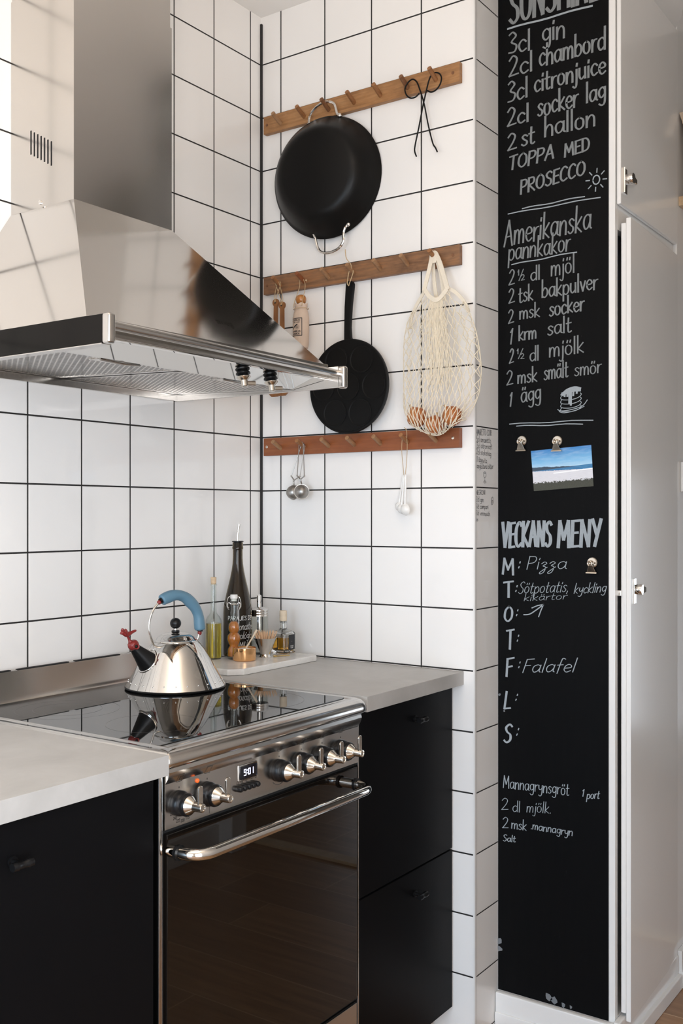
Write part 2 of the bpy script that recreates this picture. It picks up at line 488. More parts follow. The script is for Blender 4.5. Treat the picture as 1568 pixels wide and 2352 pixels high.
class MB:
    """collects shapes into one mesh"""
    def __init__(self):
        self.b = bmesh.new()
        self.bev = False

    def box(self, x0, x1, y0, y1, z0, z1, bev=0.0, seg=2):
        b = self.b
        vs = [b.verts.new((x, y, z)) for x in (x0, x1) for y in (y0, y1) for z in (z0, z1)]
        idx = [(0, 1, 3, 2), (4, 6, 7, 5), (0, 4, 5, 1), (2, 3, 7, 6), (0, 2, 6, 4), (1, 5, 7, 3)]
        fs = [b.faces.new([vs[i] for i in f]) for f in idx]
        if bev > 0:
            es = list({e for f in fs for e in f.edges})
            bmesh.ops.bevel(b, geom=es, offset=bev, segments=seg, profile=0.5, affect='EDGES')
            self.bev = True
        return self

    def hexa(self, pts, bev=0.0):
        """8 points: 4 bottom (ccw) then 4 top"""
        b = self.b
        vs = [b.verts.new(p) for p in pts]
        idx = [(3, 2, 1, 0), (4, 5, 6, 7), (0, 1, 5, 4), (1, 2, 6, 5), (2, 3, 7, 6), (3, 0, 4, 7)]
        fs = [b.faces.new([vs[i] for i in f]) for f in idx]
        if bev > 0:
            bmesh.ops.bevel(b, geom=list({e for f in fs for e in f.edges}), offset=bev, segments=2, profile=0.5, affect='EDGES')
            self.bev = True
        return self

    def prism(self, poly, axis, a, c, bev=0.0):
        """poly: 2D points, extruded along axis (0,1,2) from a to c; 2D order is the remaining axes in xyz order"""
        b = self.b

        def mk(p, t):
            q = [0, 0, 0]
            r = [i for i in range(3) if i != axis]
            q[axis] = t
            q[r[0]], q[r[1]] = p
            return b.verts.new(q)
        A = [mk(p, a) for p in poly]
        B = [mk(p, c) for p in poly]
        n = len(poly)
        fs = [b.faces.new(A), b.faces.new(B[::-1])]
        for i in range(n):
            fs.append(b.faces.new((A[i], B[i], B[(i + 1) % n], A[(i + 1) % n])))
        bmesh.ops.recalc_face_normals(b, faces=fs)
        if bev > 0:
            bmesh.ops.bevel(b, geom=list({e for f in fs[:2] for e in f.edges}), offset=bev, segments=2, profile=0.5, affect='EDGES')
            self.bev = True
        return self

    def tube(self, path, r, n=8, caps=True, closed=False, flat=None):
        """r: number or list; flat=(sx,sy) squashes the section"""
        b = self.b
        P = [Vector(p) for p in path]
        m = len(P)
        R = r if isinstance(r, (list, tuple)) else [r] * m
        T = []
        for i in range(m):
            if closed:
                t = P[(i + 1) % m] - P[i - 1]
            else:
                t = P[min(i + 1, m - 1)] - P[max(i - 1, 0)]
            T.append(t.normalized())
        up = Vector((0, 0, 1)) if abs(T[0].z) < 0.9 else Vector((1, 0, 0))
        nrm = (up - T[0] * up.dot(T[0])).normalized()
        rings = []
        for i in range(m):
            nrm = (nrm - T[i] * nrm.dot(T[i]))
            nrm = nrm.normalized() if nrm.length > 1e-9 else T[i].orthogonal().normalized()
            bn = T[i].cross(nrm)
            sx, sy = flat or (1, 1)
            rings.append([b.verts.new(P[i] + (nrm * math.cos(2 * PI * k / n) * sx + bn * math.sin(2 * PI * k / n) * sy) * R[i]) for k in range(n)])
        for i in range(m if closed else m - 1):
            A, B = rings[i], rings[(i + 1) % m]
            for k in range(n):
                b.faces.new((A[k], A[(k + 1) % n], B[(k + 1) % n], B[k]))
        if caps and not closed:
            b.faces.new(rings[0][::-1])
            b.faces.new(rings[-1])
        return self

    def lathe(self, prof, origin=(0, 0, 0), axis=(0, 0, 1), n=40, close=False, sx=1.0, sy=1.0):
        """prof: (radius, height) points; r=0 makes a pole"""
        b = self.b
        ax = Vector(axis).normalized()
        q = Vector((0, 0, 1)).rotation_difference(ax).to_matrix()
        O = Vector(origin)
        rings = []
        for r, h in prof:
            if r < 1e-6:
                rings.append([b.verts.new(O + q @ Vector((0, 0, h)))])
            else:
                rings.append([b.verts.new(O + q @ Vector((r * sx * math.cos(2 * PI * k / n), r * sy * math.sin(2 * PI * k / n), h))) for k in range(n)])
        pairs = list(zip(rings[:-1], rings[1:])) + ([(rings[-1], rings[0])] if close else [])
        for A, B in pairs:
            for k in range(n):
                k2 = (k + 1) % n
                if len(A) == 1 and len(B) == 1:
                    break
                if len(A) == 1:
                    b.faces.new((A[0], B[k2], B[k]))
                elif len(B) == 1:
                    b.faces.new((A[k], A[k2], B[0]))
                else:
                    b.faces.new((A[k], A[k2], B[k2], B[k]))
        return self

    def cyl(self, p0, p1, r, n=20, r1=None):
        d = Vector(p1) - Vector(p0)
        L = d.length
        r1 = r if r1 is None else r1
        return self.lathe([(0, 0), (r, 0), (r1, L), (0, L)], p0, d, n)

    def ball(self, c, r, n=20, sz=1.0, axis=(0, 0, 1)):
        k = n // 2
        prof = [(r * math.sin(PI * i / k), -r * sz * math.cos(PI * i / k)) for i in range(k + 1)]
        prof[0] = (0, -r * sz)
        prof[-1] = (0, r * sz)
        return self.lathe(prof, c, axis, n)

    def grid(self, rows, close_u=False):
        vs = [[self.b.verts.new(p) for p in row] for row in rows]
        for i in range(len(vs) - 1):
            m = len(vs[i])
            for j in range(m if close_u else m - 1):
                self.b.faces.new((vs[i][j], vs[i][(j + 1) % m], vs[i + 1][(j + 1) % m], vs[i + 1][j]))
        return self

    def ribbon(self, pts, w, to3, nib=0.0):
        """flat pen stroke through 2D points, laid on a surface by to3(x, y)"""
        m = len(pts)
        if m < 2:
            return self
        L, Rr = [], []
        for i in range(m):
            a = pts[max(i - 1, 0)]
            c = pts[min(i + 1, m - 1)]
            dx, dy = c[0] - a[0], c[1] - a[1]
            d = math.hypot(dx, dy) or 1e-9
            dx, dy = dx / d, dy / d
            ww = w * (1 - nib * abs(dx)) / 2
            e = 0.5 * w * (1 if i == m - 1 else -1 if i == 0 else 0)
            px, py = pts[i][0] + dx * e * 0.6, pts[i][1] + dy * e * 0.6
            L.append(self.b.verts.new(to3(px - dy * ww, py + dx * ww)))
            Rr.append(self.b.verts.new(to3(px + dy * ww, py - dx * ww)))
        for i in range(m - 1):
            try:
                self.b.faces.new((L[i], Rr[i], Rr[i + 1], L[i + 1]))
            except ValueError:
                pass
        return self

    def build(self, name, mat, parent=None, smooth=35, solid=0.0):
        b = self.b
        o3 = Vector((0, 0, 0))
        p = parent
        while p is not None:
            o3 = p.location.copy() if p.parent is None else o3
            p = p.parent
        me = bpy.data.meshes.new(name)
        if parent is not None:
            bmesh.ops.translate(b, verts=b.verts, vec=-o3)
        b.to_mesh(me)
        b.free()
        mats = mat if isinstance(mat, (list, tuple)) else [mat]
        for mm in mats:
            me.materials.append(mm)
        if smooth:
            me.polygons.foreach_set('use_smooth', [True] * len(me.polygons))
            me.set_sharp_from_angle(angle=math.radians(smooth))
        o = bpy.data.objects.new(name, me)
        COL.objects.link(o)
        if smooth and self.bev:                 # flat faces stay flat between their rounded edges
            wn = o.modifiers.new('weighted_normals', 'WEIGHTED_NORMAL')
            wn.keep_sharp = True
            wn.weight = 100
        if parent is not None:
            o.parent = parent
        return o


def fixn(mb):
    bmesh.ops.recalc_face_normals(mb.b, faces=mb.b.faces)
    return mb


def tag(o, label, cat, group=None, kind=None):
    o['label'] = label
    o['category'] = cat
    if group:
        o['group'] = group
    if kind:
        o['kind'] = kind
    return o


def thing(name, loc, label, cat, group=None):
    o = bpy.data.objects.new(name, None)
    o.empty_display_size = 0.05
    o.location = loc
    COL.objects.link(o)
    return tag(o, label, cat, group)


def single(name, mb, mat, loc, label, cat, group=None, smooth=35):
    """a thing that is one mesh, origin at its base"""
    bmesh.ops.translate(mb.b, verts=mb.b.verts, vec=-Vector(loc))
    o = mb.build(name, mat, None, smooth)
    o.location = loc
    return tag(o, label, cat, group)


def structure(name, mb, mat, parent=None, smooth=35):
    o = mb.build(name, mat, parent, smooth)
    if parent is None:
        o['kind'] = 'structure'
    return o


def copy_tree(o, parent=None):
    c = o.copy()
    COL.objects.link(c)
    if parent is not None:
        c.parent = parent
    for ch in list(o.children):
        copy_tree(ch, c)
    return c


def arc(c, r, a0, a1, n, f):
    """points on a circle mapped by f(dx, dy)"""
    return [f(r * math.cos(a0 + (a1 - a0) * i / n), r * math.sin(a0 + (a1 - a0) * i / n)) for i in range(n + 1)]


def spline(pts, sub=8):
    """Catmull-Rom through points of any dimension"""
    P = [Vector(p) for p in pts]
    out = []
    for i in range(len(P) - 1):
        p0, p1, p2, p3 = P[max(i - 1, 0)], P[i], P[i + 1], P[min(i + 2, len(P) - 1)]
        for k in range(sub):
            t = k / sub
            out.append(0.5 * ((2 * p1) + (p2 - p0) * t + (2 * p0 - 5 * p1 + 4 * p2 - p3) * t * t + (3 * p1 - p0 - 3 * p2 + p3) * t ** 3))
    out.append(P[-1])
    return out


# ------------------------------------------------------------------ hand lettering: one-line strokes, cap height 100
GL = {
 'a': (46, '40,44 26,55 9,45 5,22 15,2 30,8 40,30;40,53 40,53 40,10 47,2'),
 'b': (44, '6,100 6,100 5,2 5,2;6,34 22,53 38,40 38,15 22,0 6,8'),
 'c': (38, '36,44 23,55 8,42 5,20 17,0 36,9'),
 'd': (46, '40,42 26,54 8,44 5,18 18,0 38,14;41,100 41,100 40,0 40,0'),
 'e': (40, '6,28 34,32 34,47 20,55 7,42 6,16 20,0 38,10'),
 'f': (32, '32,94 22,100 15,88 13,0 12,-8;2,52 2,52 29,55 29,55'),
 'g': (44, '38,44 24,55 8,42 7,20 20,6 37,20;39,54 39,54 38,-16 24,-32 7,-24'),
 'h': (44, '6,100 6,100 5,0 5,0 8,34 23,54 36,42 37,0'),
 'i': (15, '7,53 7,53 7,0 7,0;7,70 9,82'),
 'j': (18, '12,53 12,53 11,-18 3,-33 -8,-26;12,70 14,82'),
 'k': (40, '6,100 6,100 6,0 6,0;35,56 35,56 8,24 8,24 37,0 37,0'),
 'l': (15, '7,100 7,100 7,0 7,0'),
 'm': (64, '5,53 5,53 5,0 5,0 8,36 19,54 30,42 31,0 31,0 34,36 45,54 56,42 57,0'),
 'n': (44, '5,53 5,53 5,0 5,0 8,34 23,54 36,42 37,0'),
 'o': (44, '22,55 7,44 6,14 21,0 37,13 37,42 22,55'),
 'p': (44, '6,53 6,53 5,-34 5,-34;6,36 22,54 38,42 38,14 22,0 7,10'),
 'r': (32, '6,53 6,53 6,0 6,0 8,32 18,50 31,53'),
 's': (34, '32,47 19,55 7,45 16,31 28,22 28,8 14,0 3,8'),
 't': (32, '14,86 14,86 12,12 20,0 30,6;2,54 2,54 29,57 29,57'),
 'u': (44, '6,53 6,15 18,0 36,16;37,53 37,53 38,0 38,0'),
 'v': (36, '3,53 3,53 18,0 18,0 34,53 34,53'),
 'w': (56, '3,53 15,0 15,0 28,50 28,50 40,0 40,0 53,53'),
 'y': (42, '6,53 8,26 20,16 36,30;38,53 36,-14 22,-33 6,-26'),
 'z': (38, '5,53 5,53 33,53 33,53 4,0 4,0 35,0 35,0'),
 'ʒ': (36, '3,40 16,54 28,42 12,24 26,14 22,-22 8,-36 4,-24 34,14'),
 'A': (54, '3,0 3,0 27,100 27,100 50,0 50,0;12,36 12,36 42,38 42,38'),
 'C': (48, '44,86 28,100 8,76 6,26 22,0 45,12'),
 'D': (54, '6,100 6,100 6,0 6,0;6,100 34,94 48,56 38,12 6,0'),
 'E': (42, '40,100 40,100 7,98 7,98 6,0 6,0 40,2 40,2;7,52 7,52 34,54 34,54'),
 'F': (42, '42,100 42,100 7,97 7,97 6,0 6,0;7,50 7,50 34,54 34,54'),
 'G': (54, '46,86 30,100 9,78 6,28 24,0 46,14 48,44 48,44 28,42'),
 'H': (54, '6,100 6,100 6,0 6,0;48,100 48,100 48,0 48,0;6,50 6,50 48,54 48,54'),
 'I': (16, '8,100 8,100 8,0 8,0'),
 'K': (48, '6,100 6,100 6,0 6,0;44,100 44,100 8,44 8,44 46,0 46,0'),
 'L': (40, '10,100 10,100 6,0 6,0 38,2 38,2'),
 'M': (66, '5,0 5,0 10,100 10,100 32,30 32,30 54,100 54,100 60,0 60,0'),
 'N': (54, '6,0 6,0 8,100 8,100 44,2 44,2 48,100 48,100'),
 'O': (56, '28,100 8,76 6,26 27,0 49,24 48,74 28,100'),
 'P': (46, '6,100 6,100 6,0 6,0;6,98 34,96 42,74 32,52 7,46'),
 'R': (50, '6,100 6,100 6,0 6,0;6,98 34,96 42,74 32,54 8,50 8,50 46,0 46,0'),
 'S': (46, '42,88 28,100 9,84 16,60 36,42 38,14 20,0 4,12'),
 'T': (50, '2,96 2,96 48,100 48,100;26,98 26,98 24,0 24,0'),
 'U': (52, '6,100 7,24 24,0 44,22 46,100'),
 'V': (50, '3,100 3,100 24,0 24,0 46,100 46,100'),
 'Y': (50, '4,100 4,100 25,46 25,46;46,100 46,100 18,0 18,0'),
 '0': (48, '24,100 7,74 7,24 23,0 41,24 41,76 24,100'),
 '1': (22, '4,78 4,78 16,100 16,100 13,0 13,0'),
 '2': (46, '6,80 22,100 38,82 30,48 5,2 5,2 44,6 44,6'),
 '3': (42, '6,90 22,100 36,80 16,54 38,34 30,6 4,4'),
 '5': (42, '38,100 38,100 10,98 10,98 8,56 8,56 30,60 38,30 24,0 4,8'),
 '4': (46, '30,100 30,100 6,36 6,36 42,38 42,38;32,60 32,60 30,0 30,0'),
 '7': (42, '5,98 5,98 38,98 38,98 14,0 14,0'),
 '9': (44, '38,80 22,100 7,78 20,54 38,72 38,72 34,0 34,0'),
 '½': (66, '4,80 4,80 12,100 12,100 11,50 11,50;52,100 52,100 14,0 14,0;36,40 46,52 58,40 52,22 34,0 34,0 62,2 62,2'),
 ':': (16, '8,60 8,60 9,74 9,74;6,8 6,8 8,22 8,22'),
 '.': (14, '6,0 6,0 9,5 9,5'),
 ',': (16, '9,6 9,6 4,-16 4,-16'),
 '-': (30, '4,40 4,40 26,40 26,40'),
 '+': (40, '4,40 4,40 36,40 36,40;20,20 20,20 20,62 20,62'),
 ' ': (26, ''),
 'J': (40, '36,100 36,100 34,18 20,0 4,14'),
}
GL['ó'] = (44, GL['o'][1] + ';24,68 34,86')
for _b, _n in (('a', 'ä'), ('o', 'ö')):
    _w, _s = GL[_b]
    GL[_n] = (_w, _s + ';13,70 16,82;30,70 33,82')


def strokes(text, x0, y0, x1, y1, cap, slant=0.0, jitter=0.0):
    """2D strokes of a word whose baseline runs from (x0, y0) to (x1, y1)"""
    tot = sum(GL[c][0] + 4 for c in text)
    out = []
    pos = 0.0
    rnd = random.Random(len(text) * 31 + int(abs(y0) * 1000))
    for c in text:
        w, s = GL[c]
        jy = (rnd.random() - 0.5) * jitter
        for st in s.split(';'):
            if not st.strip():
                continue
            raw = [tuple(float(v) for v in p.split(',')) for p in st.split()]
            # a doubled point is a sharp corner: the pen line is cut there
            pieces = [[raw[0]]]
            for q in raw[1:]:
                if q == pieces[-1][-1]:
                    if len(pieces[-1]) > 1:
                        pieces.append([q])
                else:
                    pieces[-1].append(q)
            for pc in pieces:
                if len(pc) < 2:
                    continue
                pts = spline(pc, 5) if len(pc) > 2 else [Vector(pc[0]), Vector(pc[1])]
                res = []
                for p in pts:
                    gx = (pos + p.x + 2) / tot
                    yy = p.y / 100 * cap
                    sx = (x1 - x0)
                    sg = 1 if sx >= 0 else -1
                    res.append((x0 + sx * gx + sg * slant * yy, y0 + (y1 - y0) * gx + yy + jy * cap))
                out.append(res)
        pos += w + 4
    return out


def lettering(name, items, to3, mat, parent, nib=0.25, jitter=0.06):
    """items: (text, x0, y0, x1, y1, cap, width, slant)"""
    mb = MB()
    k = [0]
    for (t, x0, y0, x1, y1, cap, w, sl) in items:
        for st in strokes(t, x0, y0, x1, y1, cap, sl, jitter):
            k[0] += 1
            e = 0.000025 * (k[0] % 9)
            mb.ribbon(st, w, lambda a, b, e=e: to3(a, b, e), nib)
    return mb.build(name, mat, parent, 0)


# handwriting on the blackboard and tiles: text, baseline start, baseline end, cap height, pen width, slant (metres)
TXT=[
('SUNSHINE',-0.701,2.523,-0.940,2.519,0.082,0.0102,0),
('3cl',-0.698,2.446,-0.762,2.444,0.052,0.0059,0),
('gin',-0.789,2.454,-0.853,2.45,0.055,0.0057,0),
('2cl',-0.698,2.388,-0.768,2.389,0.05,0.0059,0),
('chambord',-0.782,2.395,-0.9545,2.394,0.054,0.0057,0),
('3cl',-0.696,2.323,-0.755,2.329,0.051,0.0058,0),
('citronjuice',-0.769,2.334,-0.9545,2.338,0.05,0.0057,0),
('2cl',-0.694,2.264,-0.758,2.267,0.045,0.0059,0),
('socker',-0.778,2.271,-0.886,2.275,0.054,0.0057,0),
('lag',-0.903,2.277,-0.9545,2.279,0.049,0.0056,0),
('2',-0.695,2.204,-0.724,2.205,0.041,0.0058,0),
('st',-0.734,2.208,-0.773,2.208,0.048,0.0058,0),
('hallon',-0.795,2.218,-0.93,2.219,0.05,0.0057,0),
('TOPPA',-0.699,2.153,-0.823,2.161,0.034,0.0058,0.1),
('MED',-0.848,2.158,-0.915,2.162,0.031,0.0055,0),
('PROSECCO',-0.731,2.088,-0.903,2.105,0.034,0.0058,0.05),
('Amerikanska',-0.686,1.964,-0.918,1.971,0.064,0.0048,0.05),
('pannkakor',-0.698,1.925,-0.865,1.927,0.051,0.0044,0.05),
('2',-0.699,1.863,-0.718,1.864,0.038,0.0041,0.05),
('½',-0.724,1.872,-0.746,1.872,0.027,0.0027,0),
('dl',-0.759,1.867,-0.787,1.868,0.036,0.0041,0),
('mjöl',-0.813,1.872,-0.877,1.873,0.046,0.0039,0),
('2',-0.699,1.817,-0.718,1.819,0.036,0.0041,0),
('tsk',-0.727,1.817,-0.768,1.819,0.041,0.0041,0),
('bakpulver',-0.789,1.821,-0.935,1.826,0.044,0.0044,0),
('2',-0.698,1.767,-0.716,1.769,0.034,0.0041,0),
('msk',-0.729,1.775,-0.786,1.776,0.037,0.004,0),
('socker',-0.809,1.774,-0.901,1.778,0.042,0.0047,0),
('1',-0.701,1.715,-0.711,1.717,0.038,0.0041,0.1),
('krm',-0.727,1.721,-0.777,1.724,0.037,0.0044,0),
('salt',-0.804,1.728,-0.869,1.73,0.04,0.0043,0),
('2',-0.701,1.666,-0.715,1.668,0.036,0.0041,0.05),
('½',-0.722,1.677,-0.745,1.676,0.025,0.0027,0),
('dl',-0.757,1.668,-0.784,1.669,0.037,0.004,0),
('mjölk',-0.808,1.673,-0.9,1.677,0.042,0.004,0),
('2',-0.693,1.611,-0.714,1.613,0.036,0.0041,0),
('msk',-0.724,1.615,-0.779,1.616,0.038,0.0041,0),
('smält',-0.795,1.618,-0.86,1.622,0.042,0.0037,0),
('smör',-0.874,1.622,-0.944,1.625,0.036,0.0036,0),
('1',-0.701,1.559,-0.709,1.56,0.034,0.0041,0.1),
('ägg',-0.733,1.565,-0.789,1.571,0.045,0.0042,0),
('VECKANS',-0.681,1.203,-0.816,1.209,0.061,0.0089,0.03),
('MENY',-0.83,1.208,-0.943,1.21,0.063,0.0092,0.03),
('M',-0.681,1.136,-0.717,1.134,0.039,0.0064,0.05),
(':',-0.724,1.15,-0.733,1.151,0.024,0.0034,0.2),
('Piʒʒa',-0.746,1.149,-0.855,1.154,0.033,0.0024,0.25),
('T',-0.686,1.077,-0.716,1.08,0.039,0.0066,-0.02),
(':',-0.716,1.091,-0.725,1.091,0.023,0.0033,0.2),
('Sötpotatis,',-0.725,1.088,-0.86,1.098,0.03,0.002,0.25),
('kyckling',-0.872,1.094,-0.954,1.102,0.025,0.002,0.25),
('kikärtor',-0.74,1.07,-0.856,1.08,0.018,0.0016,0.3),
('O',-0.686,1.016,-0.712,1.02,0.037,0.0062,0.08),
(':',-0.718,1.03,-0.727,1.031,0.023,0.0032,0.2),
('T',-0.693,0.946,-0.716,0.949,0.048,0.0065,0.02),
(':',-0.72,0.966,-0.729,0.967,0.024,0.0031,0.2),
('F',-0.691,0.877,-0.714,0.881,0.045,0.0062,0.05),
(':',-0.724,0.9,-0.733,0.9,0.023,0.003,0.2),
('Falafel',-0.735,0.891,-0.876,0.904,0.035,0.0027,0.35),
('L',-0.685,0.795,-0.707,0.798,0.043,0.0062,0.1),
(':',-0.716,0.818,-0.725,0.819,0.024,0.0031,0.25),
('S',-0.685,0.709,-0.709,0.713,0.046,0.0068,0.1),
(':',-0.718,0.73,-0.728,0.731,0.027,0.003,0.25),
('Mannagrynsgröt',-0.684,0.595,-0.862,0.603,0.031,0.0024,0.05),
('1',-0.893,0.606,-0.899,0.607,0.017,0.0023,0.15),
('port',-0.905,0.602,-0.938,0.608,0.021,0.0023,0.15),
('2',-0.678,0.538,-0.701,0.541,0.03,0.002,0.05),
('dl',-0.71,0.538,-0.733,0.541,0.028,0.002,0.05),
('mjölk.',-0.748,0.544,-0.815,0.552,0.028,0.0019,0.1),
('2',-0.681,0.492,-0.701,0.494,0.028,0.0024,0.05),
('msk',-0.707,0.497,-0.75,0.498,0.026,0.0024,0.05),
('.mannagryn',-0.76,0.504,-0.871,0.506,0.021,0.0023,0.1),
('Salt',-0.684,0.46,-0.72,0.464,0.017,0.0024,0.1),
]
LIN=[(-0.698, 2.511, -0.92, 2.507, 0.0047), (-0.699, 2.044, -0.94, 2.044, 0.0027), (-0.738, 2.051, -0.901, 2.053, 0.0027), (-0.709, 1.915, -0.881, 1.922, 0.0027), (-0.703, 1.514, -0.922, 1.513, 0.0023), (-0.722, 1.508, -0.896, 1.505, 0.0023)]
WTX=[
('AMARETTO SOUR',0.008,1.48,0.091,1.484,0.015,0.001,0),
('5cl amaretto',0.008,1.464,0.087,1.465,0.015,0.001,0),
('3cl citronsaft',0.01,1.449,0.094,1.45,0.014,0.001,0),
('2cl sockerlag',0.008,1.434,0.088,1.432,0.014,0.001,0),
('1 äggvita',0.01,1.415,0.065,1.414,0.014,0.001,0),
('angostura bitter',0.01,1.399,0.1,1.401,0.014,0.001,0),
('NEGRONI',0.006,1.335,0.056,1.335,0.012,0.001,0),
('2cl gin',0.006,1.318,0.047,1.317,0.013,0.001,0),
('2cl campari',0.006,1.301,0.073,1.3,0.012,0.001,0),
('2cl vermouth',0.006,1.285,0.082,1.282,0.012,0.001,0),
('is',0.008,1.27,0.018,1.27,0.01,0.001,0),
]

# ------------------------------------------------------------------ the room
XR, YP = 0.127, -0.6703       # chalkboard plane; end face of the tiled wall
CEIL = 2.683
mb = MB().box(-3.5, 0.75, 0.0, 0.12, 0, CEIL + 0.1)
structure('wall_back', mb, M['tile_back'])

mb = MB().box(0.0, 0.75, YP, 0.0, 0, CEIL + 0.1)
wr = structure('wall_right', mb, [M['tile_right'], M['tile_end']])
for p in wr.data.polygons:
    if abs(p.normal.y) > 0.5:
        p.material_index = 1
structure('corner_joint', MB().box(-0.0055, 0.0, -0.0055, 0.0, 0.86, CEIL - 0.02), M['joint_black'], wr, 0)
structure('trim_1', MB().box(-0.0022, 0.006, YP - 0.0016, YP + 0.003, 0.0, CEIL), M['trim_white'])
structure('trim_2', MB().box(0.0062, 0.0085, YP - 0.0008, YP + 0.002, 0.0, CEIL), M['grey_line'])

structure('floor', MB().box(-3.5, 3.0, -4.6, 0.12, -0.08, 0.0), M['floor'], None, 0)
structure('ceiling', MB().box(-3.5, 0.75, -2.25, 0.12, CEIL, CEIL + 0.1), M['ceiling_paint'], None, 0)
structure('ceiling_hall', MB().box(0.75, 3.0, -4.6, 0.12, CEIL, CEIL + 0.1), M['hall_shade_paint'], None, 0)

# left end wall with the glazed door that lights the galley
mb = MB()
mb.box(-3.62, -3.40, -2.2, 0.0, 2.26, CEIL)
mb.box(-3.62, -3.40, -2.2, -1.76, 0, 2.26)
mb.box(-3.62, -3.40, -0.68, 0.0, 0, 2.26)
structure('wall_left', mb, M['wall_paint'], None, 0)
mb = MB()
for a, b_ in ((-1.76, -1.70), (-0.74, -0.68)):
    mb.box(-3.54, -3.45, a, b_, 0.0, 2.26)
for a, b_ in ((0.0, 0.10), (0.86, 0.92), (2.20, 2.26)):
    mb.box(-3.53, -3.46, -1.70, -0.74, a, b_)
structure('window_1', mb, M['gloss_white'], None, 0)

# wall opposite the cooker, and the dim room beyond the doorway
mb = MB()
mb.box(-1.72, 0.72, -2.25, -2.10, 0, CEIL)
mb.box(-3.5, -3.18, -2.25, -2.10, 0, CEIL)
mb.box(-3.18, -1.72, -2.25, -2.10, 0, 0.16)
mb.box(-3.18, -1.72, -2.25, -2.10, 2.12, CEIL)
structure('wall_front', mb, M['wall_paint'], None, 0)
mb = MB()
for a, b_ in ((-3.18, -3.13), (-2.475, -2.425), (-1.77, -1.72)):
    mb.box(a, b_, -2.165, -2.12, 0.16, 2.12)
mb.box(-3.13, -1.77, -2.165, -2.12, 0.16, 0.21)
mb.box(-3.13, -1.77, -2.165, -2.12, 2.07, 2.12)
structure('window_2', mb, M['gloss_white'], None, 0)
structure('baseboard_front', MB().box(-3.5, 0.72, -2.10, -2.085, 0, 0.10, 0.003), M['gloss_white'])
mb = MB().box(0.72, 0.79, -2.27, -2.03, 0, CEIL, 0.004)
mb.box(0.715, 0.80, -2.27, -2.02, 0, 0.16, 0.004)
structure('trim_3', mb, M['gloss_white'])
structure('trim_4', MB().box(0.86, 0.92, -2.05, -0.99, 0, 0.012, 0.002), M['pine'])
structure('wall_far', MB().box(3.0, 3.1, -4.6, 0.12, 0, CEIL), M['hall_shade_paint'], None, 0)
structure('wall_beyond', MB().box(0.72, 3.0, -4.7, -4.6, 0, CEIL), M['hall_shade_paint'], None, 0)

# projecting wall to the right of the wardrobe, with its baseboard
structure('wall_hall', MB().box(0.577, 3.0, -0.986, -0.60, 0, CEIL, 0.004), M['gloss_white'])
mb = MB().box(0.5765, 3.0, -1.000, -0.986, 0, 0.100, 0.003)
mb.box(0.574, 3.0, -1.010, -0.986, 0, 0.045, 0.003)
structure('baseboard_hall', mb, M['gloss_white'])

# ------------------------------------------------------------------ lettering on the end tiles
TIL = [t for t in WTX]
til = lettering('tile_lettering', TIL, lambda a, b, e: (a, YP - 0.0006 - e, b), M['ink'], wr, 0.0, 0.10)
mb = MB()
t3 = lambda a, b: (a, YP - 0.0007, b)
for st in ([(0.047, 1.390), (0.046, 1.382), (0.053, 1.378), (0.060, 1.382), (0.059, 1.390)], [(0.047, 1.390), (0.053, 1.392), (0.059, 1.390), (0.053, 1.388), (0.047, 1.390)],
           [(0.053, 1.378), (0.053, 1.368)], [(0.047, 1.367), (0.053, 1.370), (0.060, 1.367), (0.053, 1.364), (0.047, 1.367)],
           [(0.088, 1.326), (0.097, 1.330), (0.100, 1.317), (0.091, 1.311), (0.088, 1.326)], [(0.091, 1.324), (0.093, 1.314)], [(0.093, 1.320), (0.096, 1.322), (0.096, 1.316)]):
    mb.ribbon(spline(st, 5) if len(st) > 2 else st, 0.0011, t3)
mb.build('tile_doodles', M['ink'], wr, 0)

# ------------------------------------------------------------------ wardrobe with the chalkboard side
Y2 = -0.976
wd = thing('wardrobe', (0.35, -0.82, 0), 'tall white built-in wardrobe with a blackboard side full of chalk recipes', 'wardrobe')
fr = MB()
fr.box(0.1275, 0.140, -0.9602, YP, 0.0, CEIL - 0.002)                 # side under the paint
fr.box(0.127, 0.145, Y2, -0.9602, 0.0, CEIL - 0.002, 0.002)           # front edge strip
fr.box(0.145, 0.545, Y2, -0.958, 1.965, 2.030)                      # rail between the doors
fr.box(0.545, 0.575, Y2, -0.69, 0.0, CEIL - 0.002)
fr.box(0.145, 0.545, Y2, -0.69, 0.0, 0.092)
fr.box(0.145, 0.545, -0.70, -0.69, 0.0, CEIL - 0.002)
fr.box(0.145, 0.545, Y2, -0.69, 2.60, CEIL - 0.002)
fr.build('carcass', M['gloss_white'], wd)
MB().box(0.146, 0.152, -0.956, -0.70, 0.095, 2.0).build('gap_shade_sheet', M['void'], wd, 0)  # black sheet standing in for the shade behind the ajar door
cb = MB().box(0.1262, 0.130, -0.9600, YP - 0.0006, 0.082, CEIL - 0.002, 0.0006).build('chalkboard_panel', M['chalkboard'], wd)
cb['label'] = 'side painted as a blackboard'
ud = MB().box(0.133, 0.5745, -0.988, -0.977, 2.022, 2.605, 0.003).build('upper_door', M['gloss_white'], wd)
# lower door stands a little open, hinged at its right edge
ang = math.radians(2.2)
hx, hy = 0.574, -0.978


def sw(x, y):
    dx, dy = x - hx, y - hy
    return hx + dx * math.cos(ang) - dy * math.sin(ang), hy + dx * math.sin(ang) + dy * math.cos(ang)


def door_box(mb, x0, x1, y0, y1, z0, z1, bev=0.0):
    p = [sw(x0, y0), sw(x1, y0), sw(x1, y1), sw(x0, y1)]
    return mb.hexa([(a, b, z0) for a, b in p] + [(a, b, z1) for a, b in p], bev)


